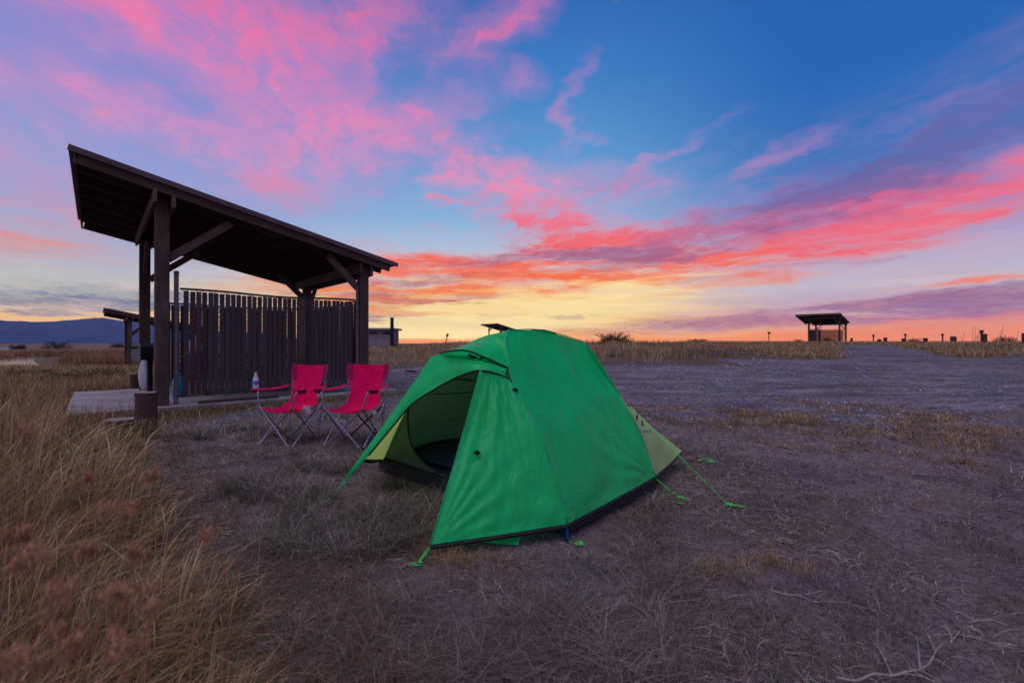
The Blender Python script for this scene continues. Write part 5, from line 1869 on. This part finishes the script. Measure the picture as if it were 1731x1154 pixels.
# ------------------------------------------------------------------ bushes, weeds, twigs, driftwood
def bush(name, X, Y, w, d, h, n, cols, label, cat='bush', group=None, leaf=0.05, z=None, lean=0.9):
    z0 = gz(X, Y) if z is None else z
    root = empty(name, (X, Y, z0), 0, label, cat, group)
    b = MB()
    tips = []
    for i in range(16):
        a = rng.uniform(0, 6.28)
        e = (w / 2 * math.cos(a) * rng.uniform(.3, .95), d / 2 * math.sin(a) * rng.uniform(.3, .95), h * rng.uniform(0.4, 0.9))
        b.tube(resample([(0, 0, -0.03), (e[0] * .35, e[1] * .35, e[2] * .5), e], 5), [0.02 * h, 0.016 * h, 0.012 * h, 0.008 * h, 0.004 * h], 4)
        tips.append(e)
    b.build('stems', M_log, root)
    tips = np.array(tips)
    ti = tips[rng.integers(0, len(tips), n)]
    th_, ph_ = rng.uniform(0, 6.28, n), np.arccos(rng.uniform(0.02, 1, n))
    rr = rng.uniform(0.35, 1.0, n) ** 0.5 * (0.80 + 0.28 * np.sin(3 * th_ + 1.3) * np.sin(ph_ * 2) + 0.12 * np.sin(9 * th_ + ph_ * 7))
    P = np.stack([rr * np.sin(ph_) * np.cos(th_) * w / 2, rr * np.sin(ph_) * np.sin(th_) * d / 2, rr * np.cos(ph_) * h], -1)
    P[: n // 5] = (ti * rng.uniform(0.7, 1.15, (n, 1)))[: n // 5]
    P[:, 2] = np.clip(P[:, 2], 0.01, None)
    az = rng.uniform(0, 6.28, n)
    col = np.array(cols)[rng.integers(0, len(cols), n)] * rng.uniform(0.6, 1.3, (n, 1))
    o = blades('foliage', P[:, 0], P[:, 1], rng.uniform(0.6, 1.5, n) * leaf * 1.6, np.full(n, leaf * 0.55), rng.uniform(0.3, lean, n), col, 2, az, '', P[:, 2], 1, M_leaf, None)
    o.parent = root
    return root


DG = [(0.035, 0.040, 0.022), (0.06, 0.055, 0.03), (0.10, 0.075, 0.045)]
X, Y = at(1038, 40), 40
bush('sage_bush', X, Y, 3.6, 2.0, 0.95, 4200, DG, 'dark rounded shrub on the skyline right of the tent top', leaf=0.07)
for (px, Y, w, h, lb) in ((1180, 52, 3.2, 0.5, 'faint low shrub on the skyline left of the horizon shelter'), (1700, 50, 3.4, 0.75, 'low dark shrub on the skyline at far right'),
                          (1545, 66, 3.4, 0.7, 'small dark shrub on the skyline above the bollards'), (1350, 70, 1.6, 0.6, 'tiny round shrub at the left foot of the horizon shelter')):
    bush('sage_bush', at(px, Y), Y, w, 1.6, h, 900, DG, lb, leaf=0.085)
for (px, Y, w, h, lb) in ((95, 150, 13, 2.8, 'dark bush clump on the plain before the hills'), (30, 170, 6, 1.9, 'low dark bush left of the clump before the hills'), (200, 190, 7, 1.9, 'small dark bush near the distant shelter post')):
    X = at(px, Y)
    bush('marsh_bush', X, Y, w, 5, h, 900, DG, lb, leaf=0.28)
# dull green shrubs in the left meadow
for (px, Y, w, h, lb) in ((50, 13.5, 1.7, 0.30, 'dull green low shrub in the meadow, left one'), (110, 12.5, 1.5, 0.30, 'dull green low shrub in the meadow, middle one'), (180, 13.6, 2.0, 0.36, 'dull green low shrub in the meadow nearest the concrete pad')):
    bush('meadow_shrub', at(px, Y), Y, w, 0.9, h, 1500, [(0.085, 0.10, 0.045), (0.13, 0.125, 0.06), (0.18, 0.14, 0.08)], lb, 'shrub', 'dull green meadow shrubs', leaf=0.04)
# yellow green weed near the log butt
X, Y = at(212, 4.75), 4.75
bush('yellow_weed', X, Y, 0.34, 0.28, 0.24, 260, [(0.28, 0.30, 0.08), (0.40, 0.36, 0.11), (0.10, 0.13, 0.04)], 'yellow green weed in the grass below the log butt', 'weed', None, 0.030)
X, Y = at(238, 5.3), 5.3
bush('dried_weed', X, Y, 0.36, 0.3, 0.22, 380, [(0.36, 0.27, 0.15), (0.22, 0.17, 0.08), (0.12, 0.12, 0.05)], 'dried straw weed at the foot of the log bollard', 'weed', None, 0.035)

# tall dry stems against the sky on the right edge
for i, (px, Y, h, lb) in enumerate(((1706, 15, 1.35, 'thin dry weed stems poking above the right skyline'), (1650, 20, 1.45, 'thin dry weed stems near the tall bollard'))):
    X = at(px, Y)
    b = MB()
    for k in range(9):
        x0, y0 = random.uniform(-1.0, 1.0), random.uniform(-.5, .5)
        hh = h * random.uniform(0.55, 1.0)
        ln = random.uniform(0.05, 0.3)
        b.tube([(x0, y0, 0), (x0 + ln * .3, y0, hh * .5), (x0 + ln, y0, hh)], [0.008, 0.006, 0.003], 4)
        for q in range(5):
            t = 0.6 + 0.08 * q
            xx = x0 + ln * t * t
            b.tube([(xx, y0, hh * t), (xx + random.uniform(-.1, .14), y0, hh * t + 0.09)], 0.004, 3)
    o = b.build('weed_stems', M_drift)
    o.location = (X, Y, gz(X, Y) - 0.05)
    setp(o, lb, 'weed')


def twig(x, y, ln, rz, r, label, forks=2, mat=None, lift=0.01, seed=1):
    rd = random.Random(seed)
    root_z = gz(x, y)
    b = MB()
    pts, z = [], 0
    for i in range(9):
        t = i / 8
        lx = (t - .5) * ln
        wx, wy = x + lx * math.cos(rz), y + lx * math.sin(rz)
        off = 0.05 * ln * math.sin(t * 5 + seed) + rd.uniform(-.01, .01) * ln
        wx += -math.sin(rz) * off; wy += math.cos(rz) * off
        pts.append(Vector((wx - x, wy - y, gz(wx, wy) - root_z + lift + 0.015 * rd.random())))
    b.tube(resample(pts, 20), [r * (1 - 0.65 * i / 19) * rd.uniform(.88, 1.1) for i in range(20)], 7)
    for k in range(forks):
        p = pts[3 + 2 * k]
        a = rz + rd.choice((-1, 1)) * rd.uniform(0.5, 1.0)
        L_ = ln * rd.uniform(.25, .4)
        q = p + Vector((math.cos(a) * L_, math.sin(a) * L_, 0.02))
        b.tube(resample([p, p.lerp(q, .5) + Vector((0, 0, .012)), q], 6), [r * .5 * (1 - .12 * i) for i in range(6)], 5)
    o = b.build('twig', mat or M_drift)
    o.location = (x, y, root_z)
    setp(o, label, 'twig', 'fallen twigs on the camp soil')


twig(at(1520, 1.56), 1.56, 0.52, 0.32, 0.0048, 'largest pale forked twig at the bottom right of the soil', 3, None, 0.012, 2)
twig(at(1225, 1.66), 1.66, 0.12, 0.9, 0.0045, 'short curved pale twig lying on bare soil at the bottom', 1, None, 0.008, 4)
twig(at(1120, 1.60), 1.60, 0.20, -0.35, 0.0028, 'thin twig at the bottom of the bare soil, left of the curved one', 1, None, 0.008, 6)
twig(at(870, 1.95), 1.95, 0.34, -0.95, 0.003, 'long thin twig pointing away, below the tent corner', 1, None, 0.008, 8)
twig(at(1400, 1.95), 1.95, 0.42, -0.5, 0.0028, 'slim straw twig crossing the soil above the largest twig', 2, None, 0.008, 10)
twig(at(1130, 2.45), 2.45, 0.4, 0.55, 0.003, 'slender twig on the soil right of the near pole foot', 1, M_log, 0.008, 12)


def driftwood(x, y, ln, rz, w, h, label):
    b = MB()
    n, rows = 10, 9
    vs, fs = [], []
    for i in range(rows):
        t = i / (rows - 1)
        s = (0.55 + 0.45 * math.sin(math.pi * (0.15 + 0.7 * t)))
        for k in range(n):
            a = 2 * math.pi * k / n
            rr = s * (1 + 0.22 * math.sin(3 * a + i) + random.uniform(-.08, .08))
            vs.append(((t - .5) * ln, math.cos(a) * w / 2 * rr, math.sin(a) * h / 2 * rr + 0.02 * math.sin(t * 4)))
    for i in range(rows - 1):
        for k in range(n):
            l = (k + 1) % n
            fs.append((i * n + k, i * n + l, (i + 1) * n + l, (i + 1) * n + k))
    fs += [tuple(range(n - 1, -1, -1)), tuple((rows - 1) * n + k for k in range(n))]
    b.add(vs, fs, True)
    o = b.build('driftwood', M_drift, None, 35)
    o.location = (x, y, gz(x, y) + h * 0.4)
    o.rotation_euler = (0.1, -0.05, rz)
    setp(o, label, 'driftwood')


driftwood(-1.72, 1.62, 0.28, 0.15, 0.09, 0.05, 'grey weathered driftwood chunk in the tall grass at the left edge')
driftwood(at(172, 4.45), 4.45, 0.32, -0.05, 0.10, 0.05, 'pale flat driftwood piece in the grass before the log butt')
